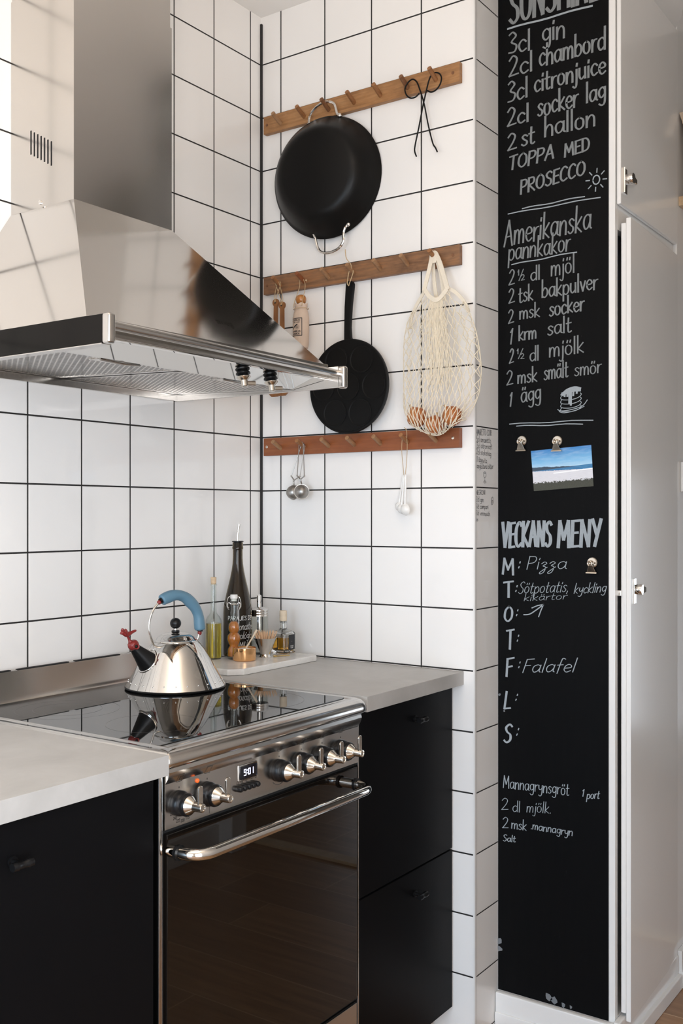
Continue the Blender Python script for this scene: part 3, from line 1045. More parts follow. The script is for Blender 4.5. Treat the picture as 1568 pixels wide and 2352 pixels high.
mb = MB()
door_box(mb, 0.152, 0.5735, -0.989, -0.977, 0.080, 1.992, 0.002)
door_box(mb, 0.149, 0.540, -0.978, -0.966, 0.100, 1.980, 0.002)
ld = mb.build('lower_door', M['gloss_white'], wd)
cr = MB()
cr.prism([(Y2, 2.60), (Y2 - 0.022, 2.64), (Y2 - 0.03, CEIL - 0.003), (Y2 + 0.01, CEIL - 0.003), (Y2 + 0.01, 2.60)], 0, 0.145, 0.577)
cr.build('cornice', M['gloss_white'], wd)
pl = MB()
pl.box(0.112, 0.574, -0.992, Y2, 0.0, 0.090, 0.004)
pl.box(0.108, 0.574, -1.003, Y2, 0.0, 0.040, 0.004)
pl.box(0.108, 0.1262, -0.992, YP - 0.001, 0.0, 0.083, 0.005)
pl.box(0.104, 0.1262, -1.003, YP - 0.001, 0.0, 0.034, 0.004)
pl.build('plinth', M['gloss_white'], wd)


def latch(y, x, z, parent, shift):
    q = MB().box(x - 0.012, x + 0.012, y - 0.0025, y, z - 0.030, z + 0.030, 0.0008)
    q.box(x - 0.0135, x - 0.0105, y - 0.006, y, z - 0.030, z + 0.030, 0.0006)
    o = q.build('latch', M['chrome'], parent)
    k = MB().lathe([(0, 0), (0.011, 0), (0.0125, 0.008), (0.0135, 0.014), (0.012, 0.020), (0.0, 0.021)], (x + 0.001, y - 0.002, z + 0.004), (0, -1, 0), 20)
    k.hexa([(x + 0.000, y - 0.022, z - 0.006), (x + 0.034, y - 0.020, z - 0.004), (x + 0.034, y - 0.012, z - 0.004), (x, y - 0.008, z - 0.008),
            (x + 0.000, y - 0.022, z + 0.014), (x + 0.034, y - 0.020, z + 0.009), (x + 0.034, y - 0.012, z + 0.009), (x, y - 0.008, z + 0.015)], 0.003)
    k.build('latch_lever', M['chrome'], o)
    return o


latch(-0.988, 0.158, 2.081, ud, 0)
latch(-1.004, 0.176, 1.103, ld, 0)
MB().box(0.140, 0.150, -0.986, -0.972, 1.092, 1.106, 0.002).build('strike', M['chrome'], wd)

c3 = lambda a, b, e: (XR - 0.0011 - e, a, b)


def chalk(name, i0, i1, mat, lab=None, nib=0.35):
    o = lettering(name, TXT[i0:i1], c3, mat, cb, nib, 0.05)
    if lab:
        o['label'] = lab
    return o


n_ = [t[0] for t in TXT]
iA, iV, iM, iG = n_.index('Amerikanska'), n_.index('VECKANS'), n_.index('M'), n_.index('Mannagrynsgröt')
i = 0
while i < len(TXT):                                 # one part for each written word
    j = i + 1
    chalk('chalk_heading' if i in (0, iA, iV) else 'chalk_text', i, j, M['chalk'] if i < iV else M['chalk_bright'])
    i = j
mb = MB()
_k = [0]


def b3(a, b):
    return (XR - 0.0012 - 0.00002 * (_k[0] % 12), a, b)


for (y0, z0, y1, z1, w) in LIN:
    MB().ribbon([(y0 + (y1 - y0) * t / 8, z0 + (z1 - z0) * t / 8 + 0.0012 * math.sin(t * 1.3)) for t in range(9)], w, b3).build('chalk_underline', M['chalk_bright'], cb, 0)
mb = MB()
sc_ = (-0.930, 2.087)
mb.ribbon(spline([(sc_[0] + 0.0085 * math.cos(t * PI / 4), sc_[1] + 0.0105 * math.sin(t * PI / 4)) for t in range(9)], 3), 0.003, b3)
for k in range(8):
    a = k * PI / 4 + 0.08
    mb.ribbon([(max(-0.9575, sc_[0] + q * math.cos(a)), sc_[1] + q * 1.05 * math.sin(a)) for q in (0.0165, 0.026)], 0.0026, b3)
mb.build('chalk_sun', M['chalk_bright'], cb, 0)
mb = MB()
for zz in (0.0, 0.010, 0.020, 0.029):
    _k[0] += 1
    mb.ribbon(spline([(-0.842, 1.575 - zz), (-0.8395, 1.570 - zz), (-0.846, 1.566 - zz), (-0.866, 1.565 - zz), (-0.884, 1.569 - zz), (-0.8925, 1.576 - zz), (-0.890, 1.580 - zz)], 4), 0.0017, b3)
mb.ribbon(spline([(-0.841, 1.578), (-0.856, 1.590), (-0.876, 1.595), (-0.891, 1.591)], 4), 0.004, b3)
for (ya, za, zb) in ((-0.850, 1.584, 1.574), (-0.862, 1.588, 1.556), (-0.866, 1.589, 1.552), (-0.872, 1.590, 1.575), (-0.881, 1.590, 1.580), (-0.857, 1.586, 1.574)):
    _k[0] += 1
    mb.ribbon([(ya, za), (ya - 0.0004, (za + zb) / 2), (ya, zb)], 0.005, b3)
_k[0] += 1
mb.ribbon(spline([(-0.845, 1.580), (-0.866, 1.588), (-0.889, 1.588)], 4), 0.009, b3)
mb.ribbon(spline([(-0.832, 1.543), (-0.842, 1.539), (-0.868, 1.541), (-0.895, 1.548), (-0.908, 1.562)], 4), 0.002, b3)
mb.ribbon(spline([(-0.836, 1.538), (-0.850, 1.534), (-0.880, 1.539), (-0.900, 1.547)], 4), 0.0018, b3)
mb.build('chalk_pancakes', M['chalk_bright'], cb, 0)
mb = MB()
mb.ribbon(spline([(-0.742, 1.036), (-0.757, 1.038), (-0.772, 1.047), (-0.795, 1.064)], 4), 0.0028, b3)
mb.ribbon([(-0.764, 1.054), (-0.780, 1.061), (-0.795, 1.064)], 0.0026, b3)
mb.ribbon([(-0.795, 1.064), (-0.788, 1.049), (-0.782, 1.033)], 0.0026, b3)
mb.build('chalk_arrow', M['chalk_bright'], cb, 0)
WORN = plain('worn_grey_paint', (0.16, 0.17, 0.18), 0.7)
for (y, z, s) in ((-0.676, 0.205, 0.011), (-0.675, 0.185, 0.008), (-0.808, 0.100, 0.012), (-0.822, 0.094, 0.009), (-0.846, 0.090, 0.006), (-0.866, 0.089, 0.005), (-0.688, 0.79, 0.003), (-0.676, 0.83, 0.004)):
    n0 = 7
    mb = MB()
    vs = [mb.b.verts.new((XR - 0.0011, y + s * (0.5 + random.random() * 0.7) * math.cos(2 * PI * k / n0), z + s * (0.5 + random.random() * 0.8) * math.sin(2 * PI * k / n0))) for k in range(n0)]
    mb.b.faces.new(vs)
    mb.build('worn_paint_chip', WORN, cb, 0)

# magnetic clips and the snapshot
CLIPS = [(-0.738, 1.470, 'round silver magnet clip holding nothing, left of the beach snapshot'),
         (-0.832, 1.466, 'round silver magnet clip gripping the top of the beach snapshot'),
         (-0.921, 1.171, 'round silver magnet clip alone beside the weekly menu on the blackboard')]


def clip(y, z, lab):
    t = thing('magnet_clip', (XR - 0.001, y, z), lab, 'clip', 'magnet clips on the chalkboard')
    x = XR - 0.001
    MB().lathe([(0, 0), (0.0135, 0), (0.014, 0.002), (0.013, 0.005), (0.011, 0.0065), (0, 0.0065)], (x, y, z), (-1, 0, 0), 28).build('magnet', M['nickel'], t)
    b = MB()
    b.hexa([(x - 0.0045, y + 0.0135, z - 0.026), (x - 0.012, y + 0.0135, z - 0.026), (x - 0.012, y - 0.0135, z - 0.026), (x - 0.0045, y - 0.0135, z - 0.026),
            (x - 0.006, y + 0.0135, z - 0.0225), (x - 0.0105, y + 0.0135, z - 0.0225), (x - 0.0105, y - 0.0135, z - 0.0225), (x - 0.006, y - 0.0135, z - 0.0225)], 0.0008)
    b.hexa([(x - 0.007, y + 0.011, z - 0.0225), (x - 0.0095, y + 0.011, z - 0.0225), (x - 0.0095, y - 0.011, z - 0.0225), (x - 0.007, y - 0.011, z - 0.0225),
            (x - 0.012, y + 0.005, z - 0.006), (x - 0.015, y + 0.005, z - 0.006), (x - 0.015, y - 0.005, z - 0.006), (x - 0.012, y - 0.005, z - 0.006)], 0.0008)
    b.build('jaw', M['nickel'], t)
    s = MB().tube(arc(0, 0.0055, 0, 2 * PI * 0.98, 18, lambda a, c: (x - 0.0115, y + 0.003 + a, z - 0.002 + c)), 0.0017, 8)
    s.ball((x - 0.0105, y + 0.003, z - 0.002), 0.0035, 12)
    s.ball((x - 0.0105, y - 0.006, z - 0.001), 0.003, 12)
    s.build('spring', M['nickel'], t)


ph = MB()
cor = [(-0.770, 1.344), (-0.924, 1.354), (-0.918, 1.453), (-0.762, 1.444)]
uvs = [(0, 0), (1, 0), (1, 1), (0, 1)]
fr_ = [ph.b.verts.new((XR - 0.0028, y, z)) for y, z in cor]
bk_ = [ph.b.verts.new((XR - 0.0023, y, z)) for y, z in cor]
uvl = ph.b.loops.layers.uv.new('UVMap')
f = ph.b.faces.new(fr_)
for lp, q in zip(f.loops, uvs):
    lp[uvl].uv = q
ph.b.faces.new(bk_[::-1])
for i in range(4):
    ph.b.faces.new((fr_[i], bk_[i], bk_[(i + 1) % 4], fr_[(i + 1) % 4]))
fixn(ph)
single('beach_photograph', ph, M['beach'], (XR - 0.0023, -0.843, 1.35), 'small colour snapshot of a beach and blue sea clipped to the blackboard', 'photo', None, 0)
for c in CLIPS:
    clip(*c)

# shelf, book and switch on the hall wall, at the right edge
single('wall_shelf', MB().box(0.590, 1.25, -1.25, -0.9862, 2.130, 2.156, 0.0015), M['pine'], (0.9, -1.1, 2.130), 'pale pine wall shelf at the right edge above the gloss white wall', 'shelf')
bk = thing('cookbook', (0.605, -1.03, 2.156), 'book with a kraft cover and black lettering leaning on the pine shelf', 'book')
bb = MB().hexa([(0.590, -1.080, 2.1565), (0.790, -1.080, 2.1565), (0.790, -1.055, 2.1565), (0.590, -1.055, 2.1565),
                (0.590, -1.012, 2.385), (0.790, -1.012, 2.385), (0.790, -0.988, 2.385), (0.590, -0.988, 2.385)], 0.001)
bb.build('cover', M['cover'], bk)
bp = MB().hexa([(0.5885, -1.0790, 2.1600), (0.7915, -1.0810, 2.1600), (0.7915, -1.0560, 2.1600), (0.5885, -1.0560, 2.1600),
                (0.5885, -1.031, 2.325), (0.7915, -1.0325, 2.325), (0.7915, -1.0066, 2.325), (0.5885, -1.0066, 2.325)])
bp.build('dark_picture', plain('dark_picture', (0.035, 0.032, 0.03), 0.5), bk)
lettering('cover_lettering', [('j', 0.596, 2.350, 0.606, 2.350, 0.02, 0.0022, 0)], lambda a, b, e: (a, -1.0255 + (b - 2.35) * 0.297 - 0.0004, b), M['ink'], bk, 0)
sw_ = thing('light_switch', (0.645, -0.987, 1.39), 'white light switch on the gloss white wall at the right edge', 'switch')
MB().box(0.606, 0.690, -0.996, -0.9863, 1.349, 1.432, 0.003).build('switch_plate', M['white_plastic'], sw_)
MB().box(0.622, 0.674, -1.000, -0.996, 1.364, 1.417, 0.003).build('rocker', M['white_plastic'], sw_)

# ------------------------------------------------------------------ base units and worktops
YF = -0.612


def tknob(x, y, z, parent):
    k = MB().cyl((x, y, z), (x, y - 0.018, z), 0.0045, 12)
    k.cyl((x, y, z), (x, y - 0.003, z), 0.008, 16)
    k.lathe([(0, -0.017), (0.006, -0.017), (0.0065, -0.012), (0.0065, -0.007), (0.0055, -0.005), (0.0055, 0.005), (0.0065, 0.007), (0.0065, 0.012), (0.006, 0.017), (0, 0.017)], (x, y - 0.022, z), (1, 0, 0), 18)
    return fixn(k).build('handle', M['black_plastic'], parent)


rc = thing('drawer_unit', (-0.215, -0.32, 0), 'matt black drawer unit of two deep drawers between the cooker and tiled wall', 'cabinet')
MB().box(-0.428, -0.006, -0.590, -0.004, 0.075, 0.868).build('body', M['black_front'], rc)
d1 = MB().box(-0.427, -0.006, YF, -0.5905, 0.4645, 0.866, 0.0015).build('drawer', M['black_front'], rc)
d2 = MB().box(-0.427, -0.006, YF, -0.5905, 0.073, 0.461, 0.0015).build('drawer', M['black_front'], rc)
tknob(-0.185, YF, 0.812, d1)
tknob(-0.185, YF, 0.406, d2)
MB().box(-0.426, -0.008, -0.560, -0.545, 0.0, 0.074).build('plinth', plain('pale_plinth', (0.55, 0.50, 0.44), 0.5), rc)

lc = thing('base_cabinet', (-2.2, -0.33, 0), 'matt black base cabinet left of the cooker, black handle near the frame edge', 'cabinet')
MB().box(-3.38, -1.052, -0.615, -0.004, 0.075, 0.868).build('body', M['black_front'], lc)
for xa, xb in ((-1.655, -1.052), (-2.26, -1.658), (-2.865, -2.263), (-3.38, -2.868)):
    dd = MB().box(xa, xb, -0.640, -0.6155, 0.073, 0.868, 0.0015).build('door', M['black_front'], lc)
    tknob((xa + xb) / 2 + 0.03, -0.640, 0.802, dd)
MB().box(-3.38, -1.055, -0.585, -0.570, 0.0, 0.074).build('plinth', M['black_front'], lc)

single('worktop', MB().box(-0.430, -0.0003, -0.641, -0.0003, 0.8685, 0.9015, 0.0012), M['counter'], (-0.215, -0.32, 0.8685), 'short pale concrete look worktop right of the cooker under the marble board', 'worktop')
single('worktop', MB().box(-3.39, -1.048, -0.671, -0.0003, 0.8685, 0.9015, 0.0012), M['counter'], (-2.2, -0.33, 0.8685), 'pale concrete look worktop left of the cooker running out of the frame', 'worktop')

# ------------------------------------------------------------------ cooker
XA, XB_, YS = -1.042, -0.466, -0.645
ck = thing('cooker', (-0.754, -0.33, 0), 'stainless steel cooker with black glass hob, six knobs and a dark oven door', 'cooker')
MB().box(XA + 0.002, XB_ - 0.002, -0.615, -0.02, 0.06, 0.866).build('body', M['steel_dark'], ck)
# hob rim with rounded front corners and a bullnose
pl_ = []
R_ = 0.045
xl, xr, yf = -1.043, -0.436, -0.664
pl_ += [(xr, -0.02)]
pl_ += [(xr - R_ + R_ * math.cos(t), yf + R_ + R_ * math.sin(t)) for t in [-(PI / 2) * k / 8 for k in range(9)]]
pl_ += [(xl + 0.01 + 0.01 * math.cos(t), yf + 0.01 + 0.01 * math.sin(t)) for t in [-PI / 2 - (PI / 2) * k / 3 for k in range(4)]]
pl_ += [(xl, -0.02)]


def inset(P, d):
    n = len(P)
    out = []
    for i in range(n):
        a, b, c = Vector(P[i - 1]), Vector(P[i]), Vector(P[(i + 1) % n])
        e1, e2 = (b - a).normalized(), (c - b).normalized()
        n1, n2 = Vector((e1.y, -e1.x)), Vector((e2.y, -e2.x))
        m = (n1 + n2).normalized()
        out.append(tuple(b + m * d / max(0.3, m.dot(n1))))
    return out


def signed(P):
    return sum(P[i - 1][0] * P[i][1] - P[i][0] * P[i - 1][1] for i in range(len(P)))


sg = -1 if signed(pl_) < 0 else 1
lay = [(0.020, 0.872), (0.006, 0.874), (0.0, 0.880), (-0.0, 0.888), (0.004, 0.896), (0.012, 0.9012), (0.022, 0.9032), (0.030, 0.9030), (0.036, 0.9008)]
h = MB()
# never let the bullnose overhang sideways: only round the front by shifting the inset outline
rows = []
for d, z in lay:
    P = inset(pl_, -sg * -d if sg > 0 else d * 1)
    rows.append([(p[0], p[1], z) for p in inset(pl_, d if sg < 0 else -d)])
h.grid(rows, True)
h.b.faces.new([h.b.verts.new(v) for v in rows[-1]])
fixn(h).build('hob_rim', M['steel_h'], ck, 50)
gp = [(x, y) for x, y in ((-1.030, -0.078), (-0.452, -0.078), (-0.452, -0.585), (-0.460, -0.604), (-0.478, -0.612), (-1.030, -0.612))]
MB().prism(gp, 2, 0.8995, 0.9022, 0.0006).build('hob_glass', M['hob_glass'], ck)
mb = MB()
for (cx_, cy_, r_) in ((-0.885, -0.235, 0.066), (-0.885, -0.235, 0.100), (-0.60, -0.235, 0.085), (-0.885, -0.47, 0.085), (-0.60, -0.47, 0.105)):
    n0 = 64
    rows = [[(cx_ + rr * math.cos(2 * PI * k / n0), cy_ + rr * math.sin(2 * PI * k / n0), 0.90235) for k in range(n0)] for rr in (r_, r_ + 0.0009)]
    mb.grid(rows, True)
fixn(mb).build('cooking_zone', M['hob_mark'], ck, 0)
mb = MB()
mb.prism([(-0.085, 0.902), (-0.078, 0.912), (-0.030, 0.955), (-0.012, 0.957), (-0.012, 0.902)], 0, -1.036, -0.446, 0.001)
us = mb.build('upstand', M['steel_v'], ck)
mb = MB()
for a, b_ in ((-1.0, -0.86), (-0.842, -0.705), (-0.686, -0.553)):
    mb.box(a, b_, -0.027, -0.017, 0.9555, 0.9577, 0.0005)
mb.build('vent_slot', M['void'], us, 0)
# control panel: bulged top, flat face
prof = [(-0.612, 0.872), (-0.652, 0.872), (-0.654, 0.866), (-0.651, 0.856), (-0.646, 0.849), (-0.6445, 0.846), (-0.6445, 0.772), (-0.640, 0.770), (-0.612, 0.770)]
cp = MB().prism(prof, 0, XA + 0.012, XB_ - 0.004, 0).build('control_panel', M['steel_h'], ck, 25)
MB().box(XA, XA + 0.010, YS + 0.003, -0.60, 0.055, 0.870, 0.003).build('side_trim', M['steel_v'], ck)
MB().box(XB_ - 0.0035, XB_ + 0.0005, YS + 0.001, -0.60, 0.055, 0.870, 0.001).build('side_trim', M['steel_v'], ck)
KX = [-0.998, -0.930, -0.733, -0.664, -0.597, -0.533]
YPN = -0.6445
for i, x in enumerate(KX):
    z = 0.809
    kb = MB().lathe([(0, 0), (0.0205, 0), (0.0210, 0.004), (0.0195, 0.010), (0.0165, 0.013), (0.0185, 0.015), (0.0190, 0.020), (0.0170, 0.024), (0, 0.024)], (x, YPN, z), (0, -1, 0), 32)
    kb = kb.build('knob', M['black_plastic'], ck)
    q = MB().lathe([(0, 0.0235), (0.0160, 0.0235), (0.0150, 0.026), (0.0090, 0.034), (0.0078, 0.037), (0.0075, 0.052), (0.0068, 0.0535), (0.0045, 0.0538), (0.004, 0.0525), (0, 0.0522)], (x, YPN, z), (0, -1, 0), 28)
    q.build('knob_spindle', M['nickel'], kb)
    lv = MB()
    a0 = (x, YPN - 0.0465, z)
    poly = [(x - 0.0055, z + 0.004), (x + 0.0055, z + 0.004), (x + 0.0055, z + 0.030)] + [(x + 0.0055 * math.cos(t), z + 0.030 + 0.0055 * math.sin(t)) for t in [PI * k / 8 for k in range(1, 8)]] + [(x - 0.0055, z + 0.030)]
    lv.prism(poly, 1, YPN - 0.0485, YPN - 0.0450, 0.0008)
    lv.build('knob_lever', M['nickel'], kb)
dp = MB().box(-0.847, -0.800, YPN - 0.0025, YPN, 0.814, 0.838, 0.003).build('display', M['display_black'], ck)
MB().box(-0.8495, -0.7975, YPN - 0.0015, YPN + 0.0005, 0.8115, 0.8405, 0.0015).build('display_frame', M['chrome'], dp)
# seven-segment time 9:01
SEG = {'9': 'abcdfg', '0': 'abcdef', '1': 'bc'}
mb = MB()
def digit(ch, x0):
    w, hh, t = 0.0062, 0.0115, 0.0013
    z0 = 0.8205
    S = {'a': (0, w, hh - t, hh), 'd': (0, w, 0, t), 'g': (0, w, hh / 2 - t / 2, hh / 2 + t / 2), 'f': (0, t, hh / 2, hh), 'b': (w - t, w, hh / 2, hh), 'e': (0, t, 0, hh / 2), 'c': (w - t, w, 0, hh / 2)}
    for s in SEG[ch]:
        a, b_, c, d = S[s]
        mb.box(x0 + a, x0 + b_, YPN - 0.0029, YPN - 0.0024, z0 + c, z0 + d)
digit('9', -0.8365)
digit('0', -0.8250)
digit('1', -0.8165)
for zz in (0.8235, 0.8285):
    mb.box(-0.8285, -0.8272, YPN - 0.0029, YPN - 0.0024, zz, zz + 0.0014)
mb.build('digits', M['lcd'], dp, 0)
for i in range(5):
    x = -0.851 + 0.0118 * i
    MB().lathe([(0, 0), (0.0053, 0), (0.0055, 0.003), (0.0050, 0.009), (0.0035, 0.011), (0, 0.011)], (x, YPN, 0.800), (0, -1, 0), 16).build('button', M['black_plastic'], ck)
MB().lathe([(0.0035, 0), (0.0035, 0.002), (0.002, 0.0035), (0, 0.0038)], (-0.955, YPN, 0.837), (0, -1, 0), 16).build('indicator_light', M['lamp_orange'], ck)
mk = MB()
pf = lambda a, b: (a, YPN - 0.0004, b)
def circ(x, z, r, w=0.0007):
    mk.ribbon([(x + r * math.cos(2 * PI * k / 16), z + r * math.sin(2 * PI * k / 16)) for k in range(17)], w, pf)
def panel_y(z):
    for (y0, z0), (y1, z1) in ((prof[2], prof[3]), (prof[3], prof[4]), (prof[4], prof[5]), (prof[5], prof[6])):
        if z1 <= z <= z0:
            return y1 + (y0 - y1) * (z - z1) / (z0 - z1)
    return YPN


def bulge(a, b):
    return (a, panel_y(b) - 0.0006, b)


def sq(x, z, r, pfun=None):
    c4 = [(x - r, z - r), (x + r, z - r), (x + r, z + r), (x - r, z + r), (x - r, z - r)]
    for p, q in zip(c4, c4[1:]):
        mk.ribbon([(p[0] + (q[0] - p[0]) * k / 8, p[1] + (q[1] - p[1]) * k / 8) for k in range(9)], 0.0007, bulge)
for x in (-0.998, -0.930, -0.733, -0.664, -0.597, -0.533):
    sq(x, 0.8510, 0.0062)
    mk.ribbon([(x, 0.834), (x, 0.836)], 0.0014, pf)
mk.ribbon([(-0.998, 0.8475 + 0.001 * k) for k in range(5)], 0.003, bulge)
for t, x0, z0 in (('250', -1.0147, 0.793), ('240', -1.0077, 0.784), ('225', -1.0005, 0.778), ('200', -0.990, 0.776), ('175', -0.978, 0.778)):
    for st in strokes(t, x0 - 0.0045, z0, x0 + 0.0045, z0, 0.0052, 0.1):
        mk.ribbon(st, 0.0006, pf)
for x in KX[2:]:
    mk.ribbon([(x + 0.026 * math.cos(a), 0.809 + 0.026 * math.sin(a)) for a in [-PI * 0.75 + PI * 0.5 * k / 10 for k in range(11)]], 0.0009, pf)
circ(-0.9455, 0.786, 0.004)
mk.ribbon([(-0.9455, 0.782), (-0.9455, 0.790)], 0.0006, pf)
mk.ribbon([(-0.924, 0.775), (-0.924, 0.786)], 0.0006, pf)
for i, t in enumerate((('+', -0.8035), ('-', -0.815))):
    for st in strokes(t[0], t[1], 0.808, t[1] + 0.006, 0.808, 0.006):
        mk.ribbon(st, 0.0007, pf)
mk.ribbon([(-0.853, 0.808), (-0.853, 0.812), (-0.851, 0.814), (-0.849, 0.812), (-0.849, 0.808), (-0.854, 0.808)], 0.0006, pf)
circ(-0.8395, 0.810, 0.0022)
mk.ribbon([(-0.8295, 0.812), (-0.8275, 0.808), (-0.8255, 0.812)], 0.0006, pf)
mk.build('panel_marks', M['print_dark'], ck, 0)
# oven door, handle, drawer
od = MB().box(XA + 0.016, XB_ - 0.007, YS, -0.616, 0.284, 0.764, 0.002).build('oven_door', M['oven_glass'], ck)
MB().box(XA + 0.012, XB_ - 0.004, -0.636, -0.612, 0.276, 0.769).build('door_seal', M['void'], ck, 0)
hp = [(-1.020, YS + 0.001, 0.737), (-1.020, -0.672, 0.737)] + [(-1.020 + 0.036 - 0.036 * math.cos(t), -0.672 - 0.036 * math.sin(t), 0.737) for t in [PI / 2 * k / 8 for k in range(1, 9)]]
hp += [(-0.560 - 0.02 * (1 - k), -0.708, 0.737) for k in (0.0,)]
hp += [(-0.507 - 0.036 + 0.036 * math.sin(t), -0.672 - 0.036 * math.cos(t), 0.737) for t in [PI / 2 * k / 8 for k in range(0, 9)]]
hp += [(-0.507, YS + 0.001, 0.737)]
hd = MB().tube(hp, 0.0098, 16).build('oven_handle', M['chrome'], od)
for x in (-1.020, -0.507):
    MB().lathe([(0.0098, 0), (0.0128, 0), (0.0128, 0.006), (0.0098, 0.006)], (x, -0.662, 0.737), (0, -1, 0), 20, True).build('handle_collar', M['black_plastic'], hd)
MB().box(XA + 0.014, XB_ - 0.005, YS + 0.002, -0.616, 0.10, 0.274, 0.002).build('storage_drawer', M['steel_h'], ck)
for x in (-1.0, -0.51):
    for y in (-0.57, -0.10):
        MB().cyl((x, y, 0.0), (x, y, 0.061), 0.018, 16).build('foot', M['black_plastic'], ck)

# ------------------------------------------------------------------ extractor hood
HL, HR = -1.041, -0.337
hd_ = thing('extractor_hood', (-0.695, -0.25, 1.573), 'stainless steel extractor hood with a tall flue above the cooker', 'extractor hood')
fl = MB()
fl.box(-0.84, -0.56, -0.20, -0.0006, 1.925, 2.380)
fu = fl.build('flue', M['steel_v'], hd_, 0)
MB().box(-0.8375, -0.5625, -0.1975, -0.0006, 2.380, CEIL - 0.001).build('flue', M['steel_v'], hd_, 0)
mb = MB()
for k in range(7):
    y = -0.066 - 0.065 * k / 6
    zt = 2.092 - 0.036 * k / 6
    mb.box(-0.8406, -0.8396, y - 0.0017, y + 0.0017, zt - 0.050, zt)
mb.build('vent_slot', M['void'], fu, 0)
MB().lathe([(0.005, 0), (0.0045, 0.002), (0.002, 0.0032), (0, 0.0032)], (-0.84, -0.096, 1.936), (-1, 0, 0), 16).build('screw', M['chrome'], fu)
cn = MB()
B_ = [(HL + 0.002, -0.0006, 1.6262), (HL + 0.002, -0.466, 1.6262), (HR - 0.002, -0.466, 1.6262), (HR - 0.002, -0.0006, 1.6262)]
T_ = [(-0.84, -0.0006, 1.9252), (-0.84, -0.20, 1.9252), (-0.56, -0.20, 1.9252), (-0.56, -0.0006, 1.9252)]
cn.hexa(B_ + T_)
cn.build('canopy', M['steel_canopy'], hd_, 0)
# embossed maker's mark near the canopy foot
def can3(a, e):
    t = (a[1] - 1.6262) / (1.9252 - 1.6262)
    return (a[0], -0.466 + (0.266) * t - 0.0006 - e, a[1])
lettering('embossed_mark', [('smeg', -0.652, 1.680, -0.600, 1.680, 0.014, 0.0016, 0)], lambda a, b, e: can3((a, b), e), M['chrome'], hd_, 0, 0)
# side panels, rear lip, front skirt
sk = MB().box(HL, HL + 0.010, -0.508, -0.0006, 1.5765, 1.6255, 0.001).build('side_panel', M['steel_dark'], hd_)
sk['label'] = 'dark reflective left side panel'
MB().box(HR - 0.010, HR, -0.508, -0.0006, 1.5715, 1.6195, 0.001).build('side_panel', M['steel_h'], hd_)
MB().box(HL + 0.010, HR - 0.010, -0.010, -0.0006, 1.573, 1.592, 0.0005).build('rear_lip', M['steel_h'], hd_)
MB().box(HL, HL + 0.022, -0.506, -0.0006, 1.5745, 1.5763, 0.0004).build('side_flange', M['steel_h'], hd_)
MB().box(HL + 0.010, HR - 0.010, -0.4815, -0.4655, 1.5905, 1.5935, 0.0006).build('front_lip', M['chrome'], hd_)
for xa, xb, za, zb in ((HL - 0.002, HL + 0.0155, 1.5745, 1.6265), (HR - 0.0125, HR + 0.004, 1.569, 1.6195)):
    MB().box(xa, xb, -0.526, -0.507, za, zb, 0.005, 3).build('end_cap', M['steel_v'], hd_)
mb = MB().box(HL + 0.010, HR - 0.010, -0.480, -0.465, 1.594, 1.6255, 0.001)
mb.build('front_skirt', M['steel_h'], hd_)
MB().tube([(HL + 0.010, -0.506, 1.610), (HR - 0.010, -0.506, 1.603)], 0.0085, 16).build('front_rail', M['steel_h'], hd_)
mb = MB().hexa([(HL + 0.012, -0.4795, 1.5925), (HR - 0.012, -0.4795, 1.5925), (HR - 0.012, -0.382, 1.5755), (HL + 0.012, -0.382, 1.5755),
                (HL + 0.012, -0.4795, 1.5945), (HR - 0.012, -0.4795, 1.5945), (HR - 0.012, -0.382, 1.5785), (HL + 0.012, -0.382, 1.5785)])
cpan = mb.build('switch_panel', M['steel_mirror'], hd_, 0)
for k, (xa, xb) in enumerate(((HL + 0.014, -0.715), (-0.705, HR - 0.014))):
    zf, zr = 1.5780, 1.5905
    yf_, yr_ = -0.380, -0.014
    fo = MB().hexa([(xa, yf_, zf), (xb, yf_, zf), (xb, yr_, zr), (xa, yr_, zr), (xa, yf_, zf + 0.006), (xb, yf_, zf + 0.006), (xb, yr_, zr + 0.006), (xa, yr_, zr + 0.006)]).build('grease_filter', M['filter'], hd_, 0)
    e = MB()
    w_ = 0.012
    sl_ = (zr - zf) / (yr_ - yf_)
    zz = lambda y: zf + sl_ * (y - yf_) - 0.0012
    for (a, b_, c, d) in ((xa, xb, yf_, yf_ + w_), (xa, xb, yr_ - w_, yr_), (xa, xa + w_, yf_, yr_), (xb - w_, xb, yf_, yr_)):
        e.hexa([(a, c, zz(c)), (b_, c, zz(c)), (b_, d, zz(d)), (a, d, zz(d)), (a, c, zz(c) + 0.004), (b_, c, zz(c) + 0.004), (b_, d, zz(d) + 0.004), (a, d, zz(d) + 0.004)])
    e.build('filter_frame', M['steel_h'], fo, 0)
    xm = (xa + xb) / 2
    gq = MB().hexa([(xm - 0.05, yf_ + 0.012, zf - 0.002), (xm + 0.05, yf_ + 0.012, zf - 0.002), (xm + 0.05, yf_ + 0.045, zf - 0.0005), (xm - 0.05, yf_ + 0.045, zf - 0.0005),
                    (xm - 0.05, yf_ + 0.012, zf + 0.002), (xm + 0.05, yf_ + 0.012, zf + 0.002), (xm + 0.05, yf_ + 0.045, zf + 0.003), (xm - 0.05, yf_ + 0.045, zf + 0.003)])
    gq.tube([(xm - 0.05, yf_ + 0.011, zf - 0.003), (xm, yf_ + 0.006, zf - 0.006), (xm + 0.05, yf_ + 0.011, zf - 0.003)], 0.0022, 8)
    gq.build('filter_catch', M['steel_h'], fo)
MB().box(HL + 0.012, HR - 0.012, -0.464, -0.011, 1.600, 1.6250).build('filter_box', M['steel_dark'], hd_, 0)
